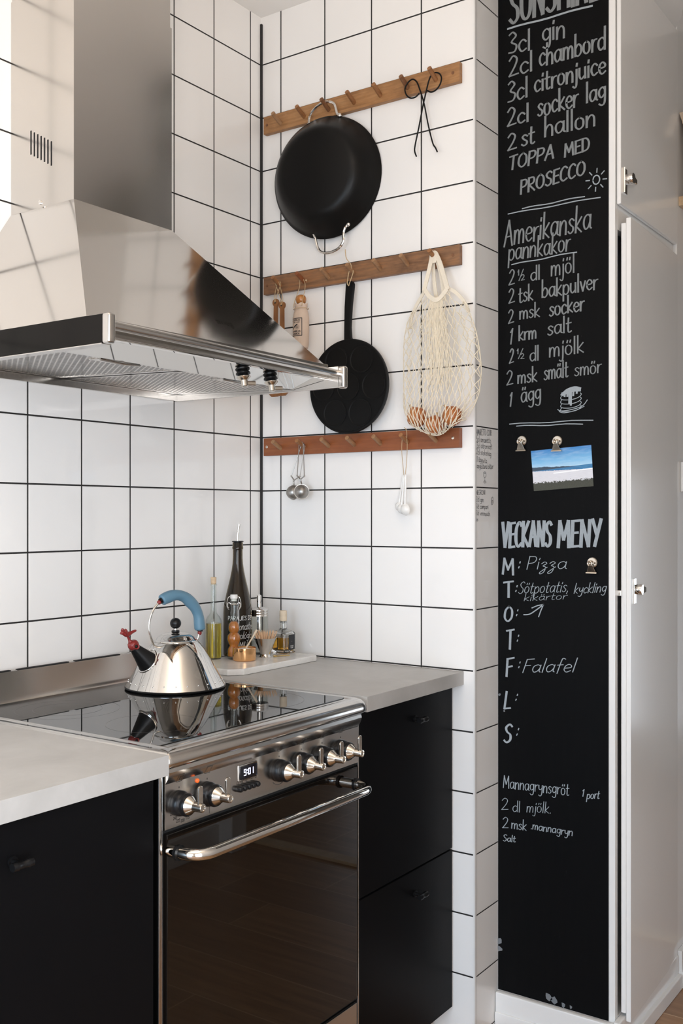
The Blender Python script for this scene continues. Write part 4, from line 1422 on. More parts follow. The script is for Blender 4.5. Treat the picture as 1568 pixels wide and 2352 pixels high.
for x, y in ((-0.593, -0.437), (-0.499, -0.435)):
    z = 1.5925 + (y + 0.4795) * (-0.017 / 0.0975)
    ax = Vector((0, -0.17, -1)).normalized()
    kb = MB().lathe([(0, 0), (0.0120, 0), (0.0150, 0.003), (0.0155, 0.006), (0.0120, 0.0085), (0.0105, 0.0100), (0.0140, 0.0120), (0, 0.0120)], (x, y, z), ax, 28).build('hood_knob', M['black_plastic'], hd_)
    s = MB().lathe([(0, 0.0118), (0.0150, 0.0118), (0.0140, 0.0140), (0.0078, 0.0195), (0.0072, 0.0320), (0.0060, 0.0330), (0, 0.0330)], (x, y, z), ax, 24)
    s.build('knob_spindle', M['nickel'], kb)
    c_ = Vector((x, y, z)) + ax * 0.025
    MB().tube([c_ + Vector((0.004, -0.002, 0)), c_ + Vector((0.024, -0.010, 0.001))], [0.0045, 0.0045], 12, flat=(1.0, 0.42)).build('knob_lever', M['nickel'], kb)

# ------------------------------------------------------------------ peg racks on the right wall
def rack(z0, wood_m, pegs, lab):
    t = thing('peg_rack', (0, -0.328, z0), lab, 'peg rack', 'wooden peg racks on the tiled wall')
    MB().box(-0.0152, -0.0002, -0.637, -0.0205, z0, z0 + 0.0485, 0.0012).build('board', wood_m, t)
    for k in range(7):
        y = -0.0805 - 0.0817 * k
        zb = z0 + 0.0185
        q = MB().cyl((-0.013, y, zb), (-0.0155 - 0.036, y - 0.002, zb + 0.0165), 0.0058, 14)
        fixn(q).build('peg', pegs[k], t)
    for y in (-0.0325, -0.6185):
        MB().lathe([(0.0042, 0), (0.0040, 0.0006), (0.0022, 0.0010), (0, 0.0008)], (-0.0152, y, z0 + 0.0245), (-1, 0, 0), 14).build('screw', M['nickel'] if z0 < 1.6 else M['peg_dark'], t)
    return t


pd, pw, pp = M['peg_dark'], M['peg_warm'], M['peg_pale']
rack(2.3455, M['rack_a'], [pp, pw, pd, pw, pw, pd, pw], 'topmost wooden peg rack holding the big black pan, light mango wood')
rack(1.8985, M['rack_b'], [pw, M['rack_c'], pp, pp, pp, pp, pw], 'middle wooden peg rack with streaky grain, holding the string bag')
rack(1.4500, M['rack_c'], [pp, pw, pp, pp, pp, pw, pp], 'lowest wooden peg rack, plain reddish wood, just under the flat pancake pan')
PEG = lambda k: -0.0805 - 0.0817 * k

# big two-handled pan hung bottom outwards on the top rack
pan = thing('saute_pan', (-0.02, -0.2475, 2.02), 'big black deep pan hung by its wire handle, underside facing out', 'pan')
prof = [(0.0, 0.066), (0.098, 0.066), (0.108, 0.0645), (0.117, 0.060), (0.126, 0.051), (0.138, 0.034), (0.150, 0.016), (0.1585, 0.002), (0.162, 0.000), (0.1625, -0.002), (0.160, -0.003), (0.148, 0.014), (0.124, 0.046), (0.112, 0.058), (0.0, 0.060)]
MB().lathe([(r_ * 0.985, h_) for r_, h_ in prof], (-0.027, -0.2455, 2.180), Vector((-1, -0.14, -0.05)).normalized(), 96).build('pan_body', M['black_coat'], pan, 60)


def loop(pts, parent, r=0.0034):
    return MB().tube(spline(pts, 8), r, 10).build('handle', M['chrome'], parent)


loop([(-0.030, -0.190, 2.331), (-0.030, -0.192, 2.352), (-0.031, -0.206, 2.368), (-0.032, -0.232, 2.3785), (-0.032, -0.256, 2.3775), (-0.031, -0.273, 2.368), (-0.030, -0.279, 2.352), (-0.030, -0.283, 2.340), (-0.030, -0.293, 2.334)], pan)
loop([(-0.032, -0.190, 2.045), (-0.033, -0.203, 2.040), (-0.033, -0.212, 2.026), (-0.033, -0.221, 1.997), (-0.034, -0.236, 1.982), (-0.034, -0.262, 1.978), (-0.034, -0.290, 1.985), (-0.033, -0.304, 2.002), (-0.033, -0.304, 2.022), (-0.033, -0.309, 2.036), (-0.032, -0.320, 2.044)], pan)
for y, z in ((-0.192, 2.333), (-0.291, 2.334), (-0.192, 2.0445), (-0.318, 2.0435)):
    MB().ball((-0.032, y, z), 0.0062, 14, 0.7, (1, 0, 0)).build('rivet', M['chrome'], pan)

# two black wire skewers crossed on the last pegs
WIRE = 'crossed black wire skewers on the top rack'


def skewer(loop_pts, shaft, lab):
    pts = spline(loop_pts + shaft, 8)
    single('wire_skewer', MB().tube(pts, 0.0019, 8), M['black_iron'], shaft[-1], lab, 'skewer', WIRE)


skewer([(-0.026, -0.530, 2.337), (-0.027, -0.519, 2.330), (-0.028, -0.506, 2.330), (-0.028, -0.494, 2.340), (-0.028, -0.489, 2.356), (-0.028, -0.496, 2.369), (-0.028, -0.510, 2.376), (-0.027, -0.522, 2.368), (-0.025, -0.530, 2.348)],
       [(-0.022, -0.541, 2.310), (-0.018, -0.551, 2.255), (-0.017, -0.563, 2.209), (-0.017, -0.571, 2.195), (-0.017, -0.576, 2.184)],
       'black wire skewer with the left hand loop, its point ending lower right')
skewer([(-0.030, -0.553, 2.338), (-0.031, -0.566, 2.330), (-0.032, -0.580, 2.331), (-0.032, -0.592, 2.342), (-0.032, -0.596, 2.358), (-0.032, -0.588, 2.371), (-0.032, -0.573, 2.374), (-0.031, -0.561, 2.362)],
       [(-0.030, -0.548, 2.322), (-0.0285, -0.541, 2.300), (-0.026, -0.529, 2.255), (-0.023, -0.516, 2.212), (-0.022, -0.514, 2.197), (-0.022, -0.519, 2.183)],
       'black wire skewer with the right hand loop, its point ending lower left')

# two long wooden utensils behind the hood
for i, (y, z, dx, yb) in enumerate(((-0.0740, 1.8750, -0.026, -0.070), (-0.1020, 1.8630, -0.034, -0.1025))):
    t = thing('wooden_spatula', (dx, yb, 1.612), ('wooden spatula hanging nearest the corner, left of its twin on the first peg',
              'wooden spatula hanging on the first peg, right hand one of the two')[i], 'spatula', 'wooden spatulas behind the hood')
    b = MB()
    poly = [(y + 0.0058, z - 0.0155)] + [(y + 0.0105 * math.cos(a), z - 0.006 + 0.0105 * math.sin(a)) for a in [-0.85 + (PI + 1.7) * k / 14 for k in range(15)]] + [(y - 0.0058, z - 0.0155)]
    yc = yb
    poly += [(yc - 0.0066, 1.70), (yc - 0.014, 1.675), (yc - 0.0215, 1.640), (yc - 0.019, 1.618), (yc - 0.010, 1.6105), (yc + 0.010, 1.6105), (yc + 0.019, 1.618), (yc + 0.0215, 1.640), (yc + 0.014, 1.675), (yc + 0.0066, 1.70)]
    b.prism(poly, 0, dx - 0.004, dx + 0.003, 0.001)
    b.build('blade', M['utensil'], t)
    MB().lathe([(0.0022, 0), (0.0028, 0), (0.0028, 0.0012), (0, 0.0012)], (dx - 0.004, y, z - 0.006), (-1, 0, 0), 14).build('hole', M['void'], t)
    pz = 1.8985 + 0.0185 + 0.0165 * (0.20 + 0.22 * i)
    px = -0.0155 - 0.036 * (0.20 + 0.22 * i)
    MB().tube(spline([(dx - 0.0055, y + 0.001, z - 0.006), (dx - 0.003, y + 0.003, z + 0.010), (px, PEG(0) + 0.0062, pz), (px, PEG(0) - 0.0005, pz + 0.0072), (px, PEG(0) - 0.0068, pz - 0.001), (dx - 0.003, y - 0.004, z + 0.012), (dx - 0.0055, y - 0.001, z - 0.006)], 6), 0.0009, 6).build('string', M['jute'], t)

# leather-wrapped bottle with a wooden ball stopper
t = thing('souvenir_bottle', (-0.034, -0.166, 1.733), 'small leather wrapped bottle with printed picture and wooden ball stopper', 'bottle')
lb = MB()
rows = []
for z, rx, ry in ((1.733, 0.012, 0.0165), (1.7335, 0.016, 0.0205), (1.745, 0.0185, 0.0225), (1.780, 0.019, 0.0235), (1.815, 0.0185, 0.0235), (1.828, 0.0165, 0.0215), (1.838, 0.0135, 0.018), (1.846, 0.0145, 0.0185), (1.853, 0.0155, 0.0190)):
    rows.append([(-0.034 + rx * math.cos(2 * PI * k / 28), -0.166 + ry * math.sin(2 * PI * k / 28), z + (0.0022 * math.cos(10 * PI * k / 28) if z > 1.852 else 0)) for k in range(28)])
lb.grid(rows, True)
lb.b.faces.new([lb.b.verts.new(v) for v in rows[0]])
lb.b.faces.new([lb.b.verts.new((v[0], v[1], 1.846)) for v in rows[-1]])
fixn(lb).build('leather_wrap', M['leather'], t)
MB().lathe([(0, -0.0125), (0.009, -0.0125), (0.0125, -0.009), (0.0145, -0.002), (0.0142, 0.004), (0.0115, 0.009), (0.007, 0.0115), (0, 0.0118)], (-0.034, -0.166, 1.8655), (0, 0, 1), 28).build('ball_stopper', M['ball_wood'], t)
MB().tube(spline([(-0.050, -0.1525, 1.842), (-0.046, -0.1530, 1.858), (-0.030, -0.1575, 1.90), (-0.026, PEG(1) + 0.0065, 1.9195), (-0.026, PEG(1), 1.9275), (-0.026, PEG(1) - 0.0065, 1.9195), (-0.030, -0.1770, 1.90), (-0.044, -0.1795, 1.862), (-0.050, -0.1800, 1.845)], 6), 0.0009, 6).build('string', M['jute'], t)
sb = MB().tube([(-0.034 + 0.0175 * math.cos(a), -0.166 + 0.0215 * math.sin(a), 1.8395) for a in [2 * PI * k / 28 for k in range(28)]], 0.0009, 6, closed=True)
sb.build('thong', M['jute'], t)
MB().ball((-0.028, -0.1785, 1.9165), 0.0028, 10).build('string_knot', M['jute'], t)
lm = MB()


def lwrap(a, b, e=0):
    """print wrapped on the front of the bottle: a = arc offset from the centre line, b = height"""
    th = PI + (a - 0.0032) / 0.0215
    rx, ry = 0.0191, 0.0237
    return (-0.034 + (rx + 0.0004 + e) * math.cos(th), -0.166 - (ry + 0.0004 + e) * math.sin(th) * -1, b)


def wr_(st, w):
    lm.ribbon(st, w, lambda a, b: lwrap(a, b, 0.00002))


for s in ([(-0.017, 1.7655), (0.017, 1.7655)], [(-0.017, 1.812), (0.017, 1.812)], [(0.017, 1.7655), (0.017, 1.812)], [(-0.017, 1.7655), (-0.017, 1.812)]):
    (a0, b0), (a1, b1) = s
    wr_([(a0 + (a1 - a0) * k / 8, b0 + (b1 - b0) * k / 8) for k in range(9)], 0.0017)
for (tx, a0, z0, a1, cap, w) in (('CYPRUS', -0.0125, 1.8050, 0.0125, 0.0042, 0.0009), ('with Love', -0.011, 1.8003, 0.011, 0.0036, 0.0006), ('CYPRUS', -0.0135, 1.7745, 0.0135, 0.0046, 0.0011), ('VODKA', -0.0115, 1.7680, 0.0115, 0.0046, 0.0011)):
    for st in strokes(tx, a0, z0, a1, z0, cap):
        wr_(st, w)
for k in range(16):
    a = 2 * PI * k / 16
    wr_([(0.004 + q * math.cos(a), 1.7875 + q * math.sin(a)) for q in (0.0022, 0.0075)], 0.0004)
wr_([(0.004 + 0.0012 * math.cos(2 * PI * k / 10), 1.7875 + 0.0012 * math.sin(2 * PI * k / 10)) for k in range(11)], 0.0008)
wr_([(-0.012, 1.784), (-0.008, 1.788), (-0.003, 1.7915), (0.004, 1.7955)], 0.0032)
fixn(lm).build('print', M['ink'], t, 0)
st_ = MB()
for k in range(9):
    z = 1.742 + 0.0095 * k
    st_.tube([lwrap(-0.024, z, 0.0003), lwrap(-0.027, z - 0.003, 0.0003), lwrap(-0.030, z - 0.004, 0.0003)], 0.0006, 5)
st_.build('side_stitching', M['jute'], t)

# flat cast-iron pan with seven wells
pp_ = thing('pancake_pan', (-0.02, -0.319, 1.497), 'flat black cast iron pan with seven round wells and a long handle', 'pan')
disc = MB()
cy0, cz0, R0 = -0.3195, 1.6205, 0.1232
wells = [(cy0, cz0)] + [(cy0 + 0.0795 * math.cos(math.radians(a)), cz0 + 0.0795 * math.sin(math.radians(a))) for a in (62, 122, 182, 242, 302, 2)]
disc.lathe([(0, -0.006), (R0 - 0.012, -0.006), (R0 - 0.003, -0.003), (R0, 0.003), (R0, 0.0085), (R0 - 0.002, 0.0100), (R0 - 0.005, 0.0100), (R0 - 0.007, 0.0085), (0, 0.0080)], (-0.026, cy0, cz0), (-1, 0, 0), 96)
hpoly = [(-0.3060, 1.735), (-0.2900, 1.722), (-0.3470, 1.722), (-0.3330, 1.735), (-0.3265, 1.748), (-0.3245, 1.775), (-0.3280, 1.830), (-0.3345, 1.878), (-0.3350, 1.886), (-0.3315, 1.893), (-0.3250, 1.896), (-0.3175, 1.8945), (-0.3120, 1.889), (-0.3110, 1.880), (-0.3075, 1.830), (-0.3062, 1.775)]
hpoly = [hpoly[1]] + hpoly[2:] + [hpoly[0]]
disc.prism(hpoly, 0, -0.034, -0.0225, 0.002)
fixn(disc)
disc.build('pan_body', M['black_iron'], pp_, 40)
for y, z in wells:
    w = MB().lathe([(0.0365, 0.0084), (0.0368, 0.0098), (0.0352, 0.0102), (0.0338, 0.0098), (0.0322, 0.0085)], (-0.026, y, z), (-1, 0, 0), 48)
    w.build('well', M['black_iron'], pp_, 40)
MB().lathe([(0, 0.0002), (0.0038, 0.0002), (0.0038, 0)], (-0.0342, -0.3225, 1.884), (-1, 0, 0), 16).build('hanging_hole', M['void'], pp_)
MB().tube(spline([(-0.0345, -0.3225, 1.8815), (-0.037, -0.3195, 1.888), (-0.033, -0.3185, 1.905), (-0.029, PEG(3) + 0.0065, 1.9195), (-0.029, PEG(3), 1.9305), (-0.029, PEG(3) - 0.0065, 1.9195), (-0.034, -0.3315, 1.905), (-0.038, -0.327, 1.888), (-0.0345, -0.3225, 1.8825)], 6), 0.0012, 6).build('string', M['jute'], pp_)
MB().tube(spline([(-0.036, PEG(3) - 0.006, 1.925), (-0.042, PEG(3) - 0.008, 1.935), (-0.045, PEG(3) + 0.003, 1.950), (-0.043, PEG(3) + 0.008, 1.966), (-0.043, PEG(3) + 0.0085, 1.976)], 6), 0.0012, 6).build('string_end', M['jute'], pp_)

# ------------------------------------------------------------------ string bag with onions
bag = thing('string_bag', (-0.05, -0.595, 1.482), 'cream cotton net bag hanging from the middle rack with onions inside', 'bag')
LEFT = [(1.478, -0.536), (1.497, -0.524), (1.521, -0.513), (1.545, -0.502), (1.576, -0.495), (1.62, -0.490), (1.651, -0.489), (1.69, -0.489), (1.726, -0.491), (1.755, -0.497), (1.785, -0.510), (1.815, -0.538), (1.838, -0.562)]
RIGHT = [(1.478, -0.648), (1.497, -0.661), (1.521, -0.675), (1.545, -0.692), (1.576, -0.703), (1.62, -0.7065), (1.651, -0.705), (1.69, -0.700), (1.726, -0.692), (1.755, -0.682), (1.785, -0.668), (1.815, -0.648), (1.838, -0.625)]


def interp(T_, z):
    if z <= T_[0][0]:
        return T_[0][1]
    for (a, b), (c, d) in zip(T_, T_[1:]):
        if z <= c:
            return b + (d - b) * (z - a) / (c - a)
    return T_[-1][1]


def bagx(y, z, front):
    l, r = interp(LEFT, z), interp(RIGHT, z)
    c, hw = (l + r) / 2, max(1e-4, abs(r - l) / 2)
    u = max(-1, min(1, (y - c) / hw))
    depth = 0.034 + 0.026 * max(0, 1 - abs(z - 1.535) / 0.10)
    if z < 1.50:
        depth *= 0.55 + 0.45 * (z - 1.478) / 0.022
    s = math.sqrt(max(0.0, 1 - u ** 4))
    mid = -0.020 - depth * 0.42
    # never behind the wall or the pegs below
    x = mid - depth * 0.62 * s if front else mid + depth * 0.30 * s
    return min(x, -0.0165)


def neck(f):
    """height of the front neckline over position f in -1..1"""
    q = f - 0.08
    return 1.806 + 0.030 * min(1, abs(q) / 0.55) ** 1.1 - max(0, abs(q) - 0.55) * 0.115


net = MB()
NS = 15


def strand(i, front, sgn):
    pts = []
    n = 60
    ph = 0.5 if not front else 0.0
    base = -1 + 2 * (i + 0.5 + ph * 0.5) / NS
    zt = neck(math.copysign(base * base, base) + 0.03) - 0.004 if front else 1.80 - 0.03 * abs(base)
    zb = 1.4795 + 0.036 * abs(base) ** 2.0 + 0.0
    for k in range(n + 1):
        t = k / n
        z = zt + (zb - zt) * t
        # mesh cells get longer and more open towards the bottom
        cyc = 9.0 * t ** 0.92
        tri = (1.0 if t < 0.96 else (1 - t) / 0.04) * 2 * abs(2 * (cyc * 0.5 - math.floor(cyc * 0.5 + 0.5))) - 1
        amp = (1.0 / NS) * 0.98
        f = base + sgn * amp * tri
        # gathered in the middle near the neck, spreading out lower down
        g = max(0.0, 1 - max(0, t - 0.30) / 0.55)
        ex = 1 + 1.0 * g if front else 1.0 + 0.1 * g
        ff = math.copysign(abs(f) ** ex, f)
        ff = max(-1, min(1, ff + (0.03 if front else 0) * g))
        l, r = interp(LEFT, z), interp(RIGHT, z)
        y = (l + r) / 2 + (r - l) / 2 * ff
        side = abs(ff)
        z2 = z - 0.004 * math.sin(7 * f + 12 * t) * side * min(1, 4 * (1 - t)) * min(1, 6 * t)
        bx = bagx(y, z2, front)
        if not front:                                # the two sides meet along the bottom cord
            q_ = max(0.0, (t - 0.80) / 0.20)
            bx = bx + (bagx(y, z2, True) - bx) * q_
        pts.append((bx + 0.0006 * math.sin(i * 2.4 + k * 0.7), y + 0.0012 * math.sin(i * 1.7 + 9 * t), z2))
    net.tube(pts, 0.00100, 5, caps=False)


for i in range(NS):
    strand(i, True, 1)
    strand(i, True, -1)
for i in range(0, NS, 2):
    strand(i, False, 1)
    strand(i, False, -1)
# the gathered middle: straight cords falling from the neck tape
for i in range(17):
    f0 = -0.40 + 0.80 * i / 16
    pts = []
    zt = neck(f0 * 0.62 + 0.04) - 0.004
    zb_ = 1.60 + 0.02 * math.sin(i * 2.1)
    for k in range(24):
        z = zt + (zb_ - zt) * k / 23
        ff = f0 * (0.62 + 0.25 * k / 23) + 0.04 + 0.006 * math.sin(i * 1.9 + k * 0.5)
        l, r = interp(LEFT, z), interp(RIGHT, z)
        pts.append((bagx((l + r) / 2 + (r - l) / 2 * ff, z, True) - 0.0012, (l + r) / 2 + (r - l) / 2 * ff, z))
    net.tube(pts, 0.00105, 5, caps=False)
# closing cord along the bottom and slack edge cords
bc_ = []
for i in range(25):
    u_ = -1 + i / 12
    z_ = 1.4795 + 0.036 * u_ * u_
    y_ = (interp(LEFT, z_) + interp(RIGHT, z_)) / 2 + (interp(RIGHT, z_) - interp(LEFT, z_)) / 2 * u_
    bc_.append((bagx(y_, z_, True), y_, z_))
net.tube(spline(bc_, 2), 0.0012, 5)
for T_, s in ((LEFT, 1), (RIGHT, -1)):
    net.tube(spline([(bagx(y, z, True), y, z) for z, y in T_[2:-1]], 3), 0.0011, 5)
net.build('net', M['cotton'], bag, 60)


def band(pts, w, x_off=0.0, thick=0.0012, name='neck_band'):
    P = spline(pts, 8)
    b = MB()
    rows = []
    for i, p in enumerate(P):
        a, c = P[max(0, i - 1)], P[min(len(P) - 1, i + 1)]
        tg = (c - a).normalized()
        nx = Vector((0, -tg.z, tg.y))
        if nx.length < 1e-6:
            nx = Vector((0, 1, 0))
        nx.normalize()
        h_ = nx * w / 2
        o = Vector((thick, 0, 0))
        rows.append([p + h_ - o, p - h_ - o, p - h_ + o, p + h_ + o])
    b.grid(rows, True)
    b.b.faces.new([b.b.verts.new(v) for v in rows[0]])
    b.b.faces.new([b.b.verts.new(v) for v in rows[-1][::-1]])
    return fixn(b).build(name, M['cotton_band'], bag, 40)


band([(-0.052, -0.560, 1.841), (-0.055, -0.568, 1.829), (-0.057, -0.580, 1.816), (-0.058, -0.596, 1.808), (-0.057, -0.610, 1.815), (-0.054, -0.624, 1.832)], 0.0105)
band([(-0.048, -0.560, 1.841), (-0.042, -0.546, 1.826), (-0.036, -0.527, 1.806), (-0.030, -0.511, 1.783), (-0.026, -0.504, 1.765), (-0.024, -0.503, 1.752)], 0.0085)
band([(-0.048, -0.624, 1.834), (-0.042, -0.638, 1.826), (-0.036, -0.653, 1.810), (-0.030, -0.664, 1.790), (-0.027, -0.668, 1.775)], 0.0085)
band([(-0.052, -0.558, 1.836), (-0.047, -0.563, 1.862), (-0.040, -0.5675, 1.895), (-0.034, -0.5690, 1.918), (-0.0325, -0.5700, 1.9318), (-0.033, -0.5765, 1.926), (-0.036, -0.5790, 1.905)], 0.0105, name='strap')
band([(-0.054, -0.626, 1.830), (-0.048, -0.613, 1.862), (-0.040, -0.597, 1.900), (-0.033, -0.584, 1.922), (-0.030, -0.577, 1.931), (-0.030, -0.571, 1.930)], 0.0115, name='strap')
band([(-0.026, -0.579, 1.818), (-0.026, -0.574, 1.850), (-0.026, -0.570, 1.890), (-0.026, -0.569, 1.915)], 0.0095, name='strap')
band([(-0.028, -0.602, 1.812), (-0.028, -0.599, 1.840), (-0.028, -0.592, 1.880), (-0.028, -0.580, 1.918)], 0.0105, name='strap')
ONI = [(-0.043, -0.5335, 1.5270, 0.0265, 0.5, 'left hand brown onion in the net bag, largest and shiny'),
       (-0.045, -0.5845, 1.5055, 0.0240, -0.5, 'lowest brown onion in the net bag, between the other two'),
       (-0.043, -0.6330, 1.5245, 0.0255, 0.7, 'right hand brown onion in the net bag, with torn skin')]
for (x, y, z, r, tl, lab) in ONI:
    ax = Vector((-0.3, tl * 0.8, 0.9)).normalized()
    t = thing('onion', (x, y, z - r), lab, 'onion', 'brown onions in the net bag')
    prof = [(0, -0.92), (0.10, -0.90), (0.45, -0.84), (0.78, -0.58), (0.97, -0.16), (0.98, 0.15), (0.84, 0.52), (0.55, 0.80), (0.26, 0.96), (0.13, 1.08)]
    pts = [(r * a, r * b) for a, b in prof]
    MB().lathe(spline_pr(pts) if 'spline_pr' in globals() else pts, (x, y, z), ax, 36).build('bulb', M['onion'], t, 60)
    q = Vector((x, y, z)) + ax * r * 1.05
    MB().lathe([(r * 0.13, 0), (r * 0.09, r * 0.15), (r * 0.12, r * 0.30), (0, r * 0.30)], q, ax + Vector((0, 0.2, 0)), 12).build('neck', M['jute'], t)

# ------------------------------------------------------------------ tea infusers on the lowest rack
INF = 'tea infusers on the lowest rack'
mesh_m = NT('wire_mesh')
_v = mesh_m.coords('Object', (1, 1, 1))
_n = mesh_m.noise(_v, 900, 2)
mesh_m.set(Base_Color=mesh_m.mix(_n, (0.22, 0.21, 0.195), (0.50, 0.48, 0.45)), Metallic=1.0, Roughness=0.38)
for i, (y, z, ya, yb, ax, lab) in enumerate((
        (-0.1385, 1.3465, -0.1315, -0.1605, (-1, 0.25, 0.0), 'tongs shaped mesh tea infuser, left hand one hanging lowest rack second peg'),
        (-0.1755, 1.3475, -0.1605, -0.1845, (-0.75, -0.62, 0.12), 'tongs shaped mesh tea infuser, right hand one with the bulging basket turned sideways'))):
    x0 = -0.032 - 0.012 * i
    t = thing('tea_infuser', (x0, y, z - 0.02), lab, 'tea infuser', INF)
    A = Vector(ax).normalized()
    c = Vector((x0, y, z))
    MB().lathe([(0.0195, -0.0008), (0.0165, -0.010), (0.011, -0.0165), (0.004, -0.0195), (0, -0.0198)], c, A, 32).build('basket', mesh_m.m, t, 60)
    MB().lathe([(0.0195, 0.0008), (0.0165, 0.010), (0.011, 0.0165), (0.004, 0.0195), (0, 0.0198)], c, A, 32).build('basket', mesh_m.m, t, 60)
    MB().lathe([(0.0190, -0.0016), (0.0204, -0.0018), (0.0211, 0), (0.0204, 0.0018), (0.0190, 0.0016)], c, A, 40, True).build('rim', M['tin'], t)
    pv = Vector((x0, y + (-0.002 if i == 0 else 0.004), z + 0.0330))
    e1, e2 = Vector((x0, ya, 1.391)), Vector((x0, yb, 1.389))
    f = MB()
    for e in (e1, e2):
        f.tube([e, pv], 0.0017, 8)
        f.ball(e, 0.0026, 10)
    f.ball(pv, 0.0030, 12)
    f.tube([pv, c + Vector((0, 0, 0.0205)) + A * 0.002], 0.0019, 8)
    f.tube([pv + Vector((-0.002, 0, 0)), c + Vector((0, 0, 0.0205)) - A * 0.002], 0.0019, 8)
    f.build('hinge', M['tin'], t)
    px = -0.0155 - 0.036 * (0.16 + 0.20 * i)
    pz = 1.4685 + 0.0165 * (0.16 + 0.20 * i)
    py = PEG(1)
    hp_ = [(px, py + 0.0074 * math.cos(a), pz + 0.0074 * math.sin(a)) for a in [PI * k / 10 for k in range(-1, 12)]]
    MB().tube([e1] + hp_ + [e2], 0.0012, 8).build('spring_handle', M['tin'], t)

# ------------------------------------------------------------------ three white measuring spoons on a string
SPG = 'white measuring spoons on one string'
tops = [(-0.4780, 1.3865), (-0.4860, 1.3850), (-0.4950, 1.3865)]
bows = [(-0.4640, 1.3070), (-0.4770, 1.3010), (-0.4925, 1.2990)]
labs = ['white ceramic measuring spoon on the string, leftmost of the three', 'white ceramic measuring spoon on the string, middle of the three',
        'white ceramic measuring spoon on the string, rightmost and lowest of the three']
for i in range(3):
    x = -0.018 - 0.008 * i
    (ty, tz), (by, bz) = tops[i], bows[i]
    t = thing('measuring_spoon', (x, by, bz - 0.012), labs[i], 'spoon', SPG)
    MB().tube(spline([(x, ty, tz), (x, ty + (by - ty) * 0.3, tz - 0.028), (x, ty + (by - ty) * 0.85, bz + 0.010)], 6), [0.0024] + [0.0027] * 11 + [0.0032], 10).build('spoon_handle', M['white_ceramic'], t)
    r = (0.0125, 0.0140, 0.0155)[i]
    MB().lathe([(0, -r * 0.8), (r * 0.45, -r * 0.72), (r * 0.82, -r * 0.42), (r, 0), (r * 0.93, 0.0006), (r * 0.75, -r * 0.36), (r * 0.4, -r * 0.60), (0, -r * 0.68)], (x + 0.004, by, bz), Vector((1, 0.0 - 0.35, 0.1)), 28).build('bowl', M['white_ceramic'], t, 60)
py, pz, px = PEG(5), 1.4685 + 0.0165 * 0.4, -0.0155 - 0.036 * 0.4
t = thing('spoon_string', (px, py, 1.385), 'thin twine looped on the lowest rack, holding three white spoons', 'string')
MB().tube(spline([(-0.016, -0.4785, 1.3845), (-0.018, -0.4790, 1.395), (px, -0.4812, 1.44), (px, py + 0.0068, pz), (px, py, pz + 0.0069), (px, py - 0.0068, pz), (px, -0.4965, 1.44), (-0.034, -0.4950, 1.395), (-0.034, -0.4930, 1.3845)], 6), 0.0008, 6).build('twine', M['jute'], t)
MB().tube([(-0.0155, -0.4775, 1.3838), (-0.025, -0.4855, 1.3825), (-0.0355, -0.4940, 1.3838)], 0.0008, 6).build('twine_knot', M['jute'], t)
MB().tube(spline([(px - 0.001, py - 0.007, pz + 0.004), (px - 0.003, py - 0.0085, pz + 0.014), (px - 0.002, py - 0.006, pz + 0.024), (px - 0.002, py - 0.0005, pz + 0.030)], 5), 0.0009, 6).build('twine_end', M['jute'], t)

# ------------------------------------------------------------------ kettle on the hob
KC = Vector((-0.5744, -0.2257, 0.9024))
S_ = Vector((-0.981, 0.195, 0)).normalized()        # towards the spout
N_ = Vector((-S_.y, S_.x, 0))


def K(s, h, w=0.0):
    return KC + S_ * s + N_ * w + Vector((0, 0, h * 0.955))


kt = thing('kettle', KC, 'polished steel kettle with blue arched grip and red bird whistle on the hob', 'kettle')
body = [(0, 0.0), (0.100, 0.0), (0.106, 0.001), (0.1095, 0.0035), (0.1100, 0.0060), (0.1085, 0.0085), (0.1030, 0.0175), (0.0905, 0.0400), (0.0770, 0.0655), (0.0645, 0.0870), (0.0535, 0.1020), (0.0480, 0.1070), (0.0470, 0.1078), (0, 0.1078)]
MB().lathe([(r_, h_ * 0.955) for r_, h_ in body], KC, (0, 0, 1), 96).build('body', M['steel_mirror'], kt, 40)
MB().lathe([(0.1065, 0.0006), (0.1106, 0.0018), (0.1112, 0.0038), (0.1102, 0.0048)], KC, (0, 0, 1), 96).build('base_ring', M['black_plastic'], kt)
lid = MB().lathe([(r_, h_ * 0.955) for r_, h_ in [(0.0485, 0.1068), (0.0492, 0.1080), (0.0485, 0.1096), (0.0462, 0.1102), (0.0440, 0.1112), (0.0395, 0.1170), (0.0330, 0.1220), (0.0240, 0.1258), (0.0130, 0.1277), (0, 0.1282)]], KC, (0, 0, 1), 72).build('lid', M['steel_mirror'], kt, 40)
MB().lathe([(0, 0.1215), (0.0075, 0.1215), (0.0092, 0.1233), (0.0090, 0.1251), (0.0072, 0.1264), (0, 0.1264)], KC, (0, 0, 1), 28).build('lid_washer', M['black_plastic'], lid)
MB().cyl(KC + V(0, 0, 0.1262), KC + V(0, 0, 0.1305), 0.0040, 20).build('lid_neck', M['chrome'], lid)
MB().ball(KC + V(0, 0, 0.1415), 0.0124, 28).build('lid_knob', M['black_plastic'], lid, 60)
rv = MB()
for k in range(26):
    a = 2 * PI * k / 26 + 0.05
    rv.ball(KC + V(0.1035 * math.cos(a), 0.1035 * math.sin(a), 0.0165), 0.0017, 8)
rv.build('rivet_ring', M['chrome'], kt, 60)
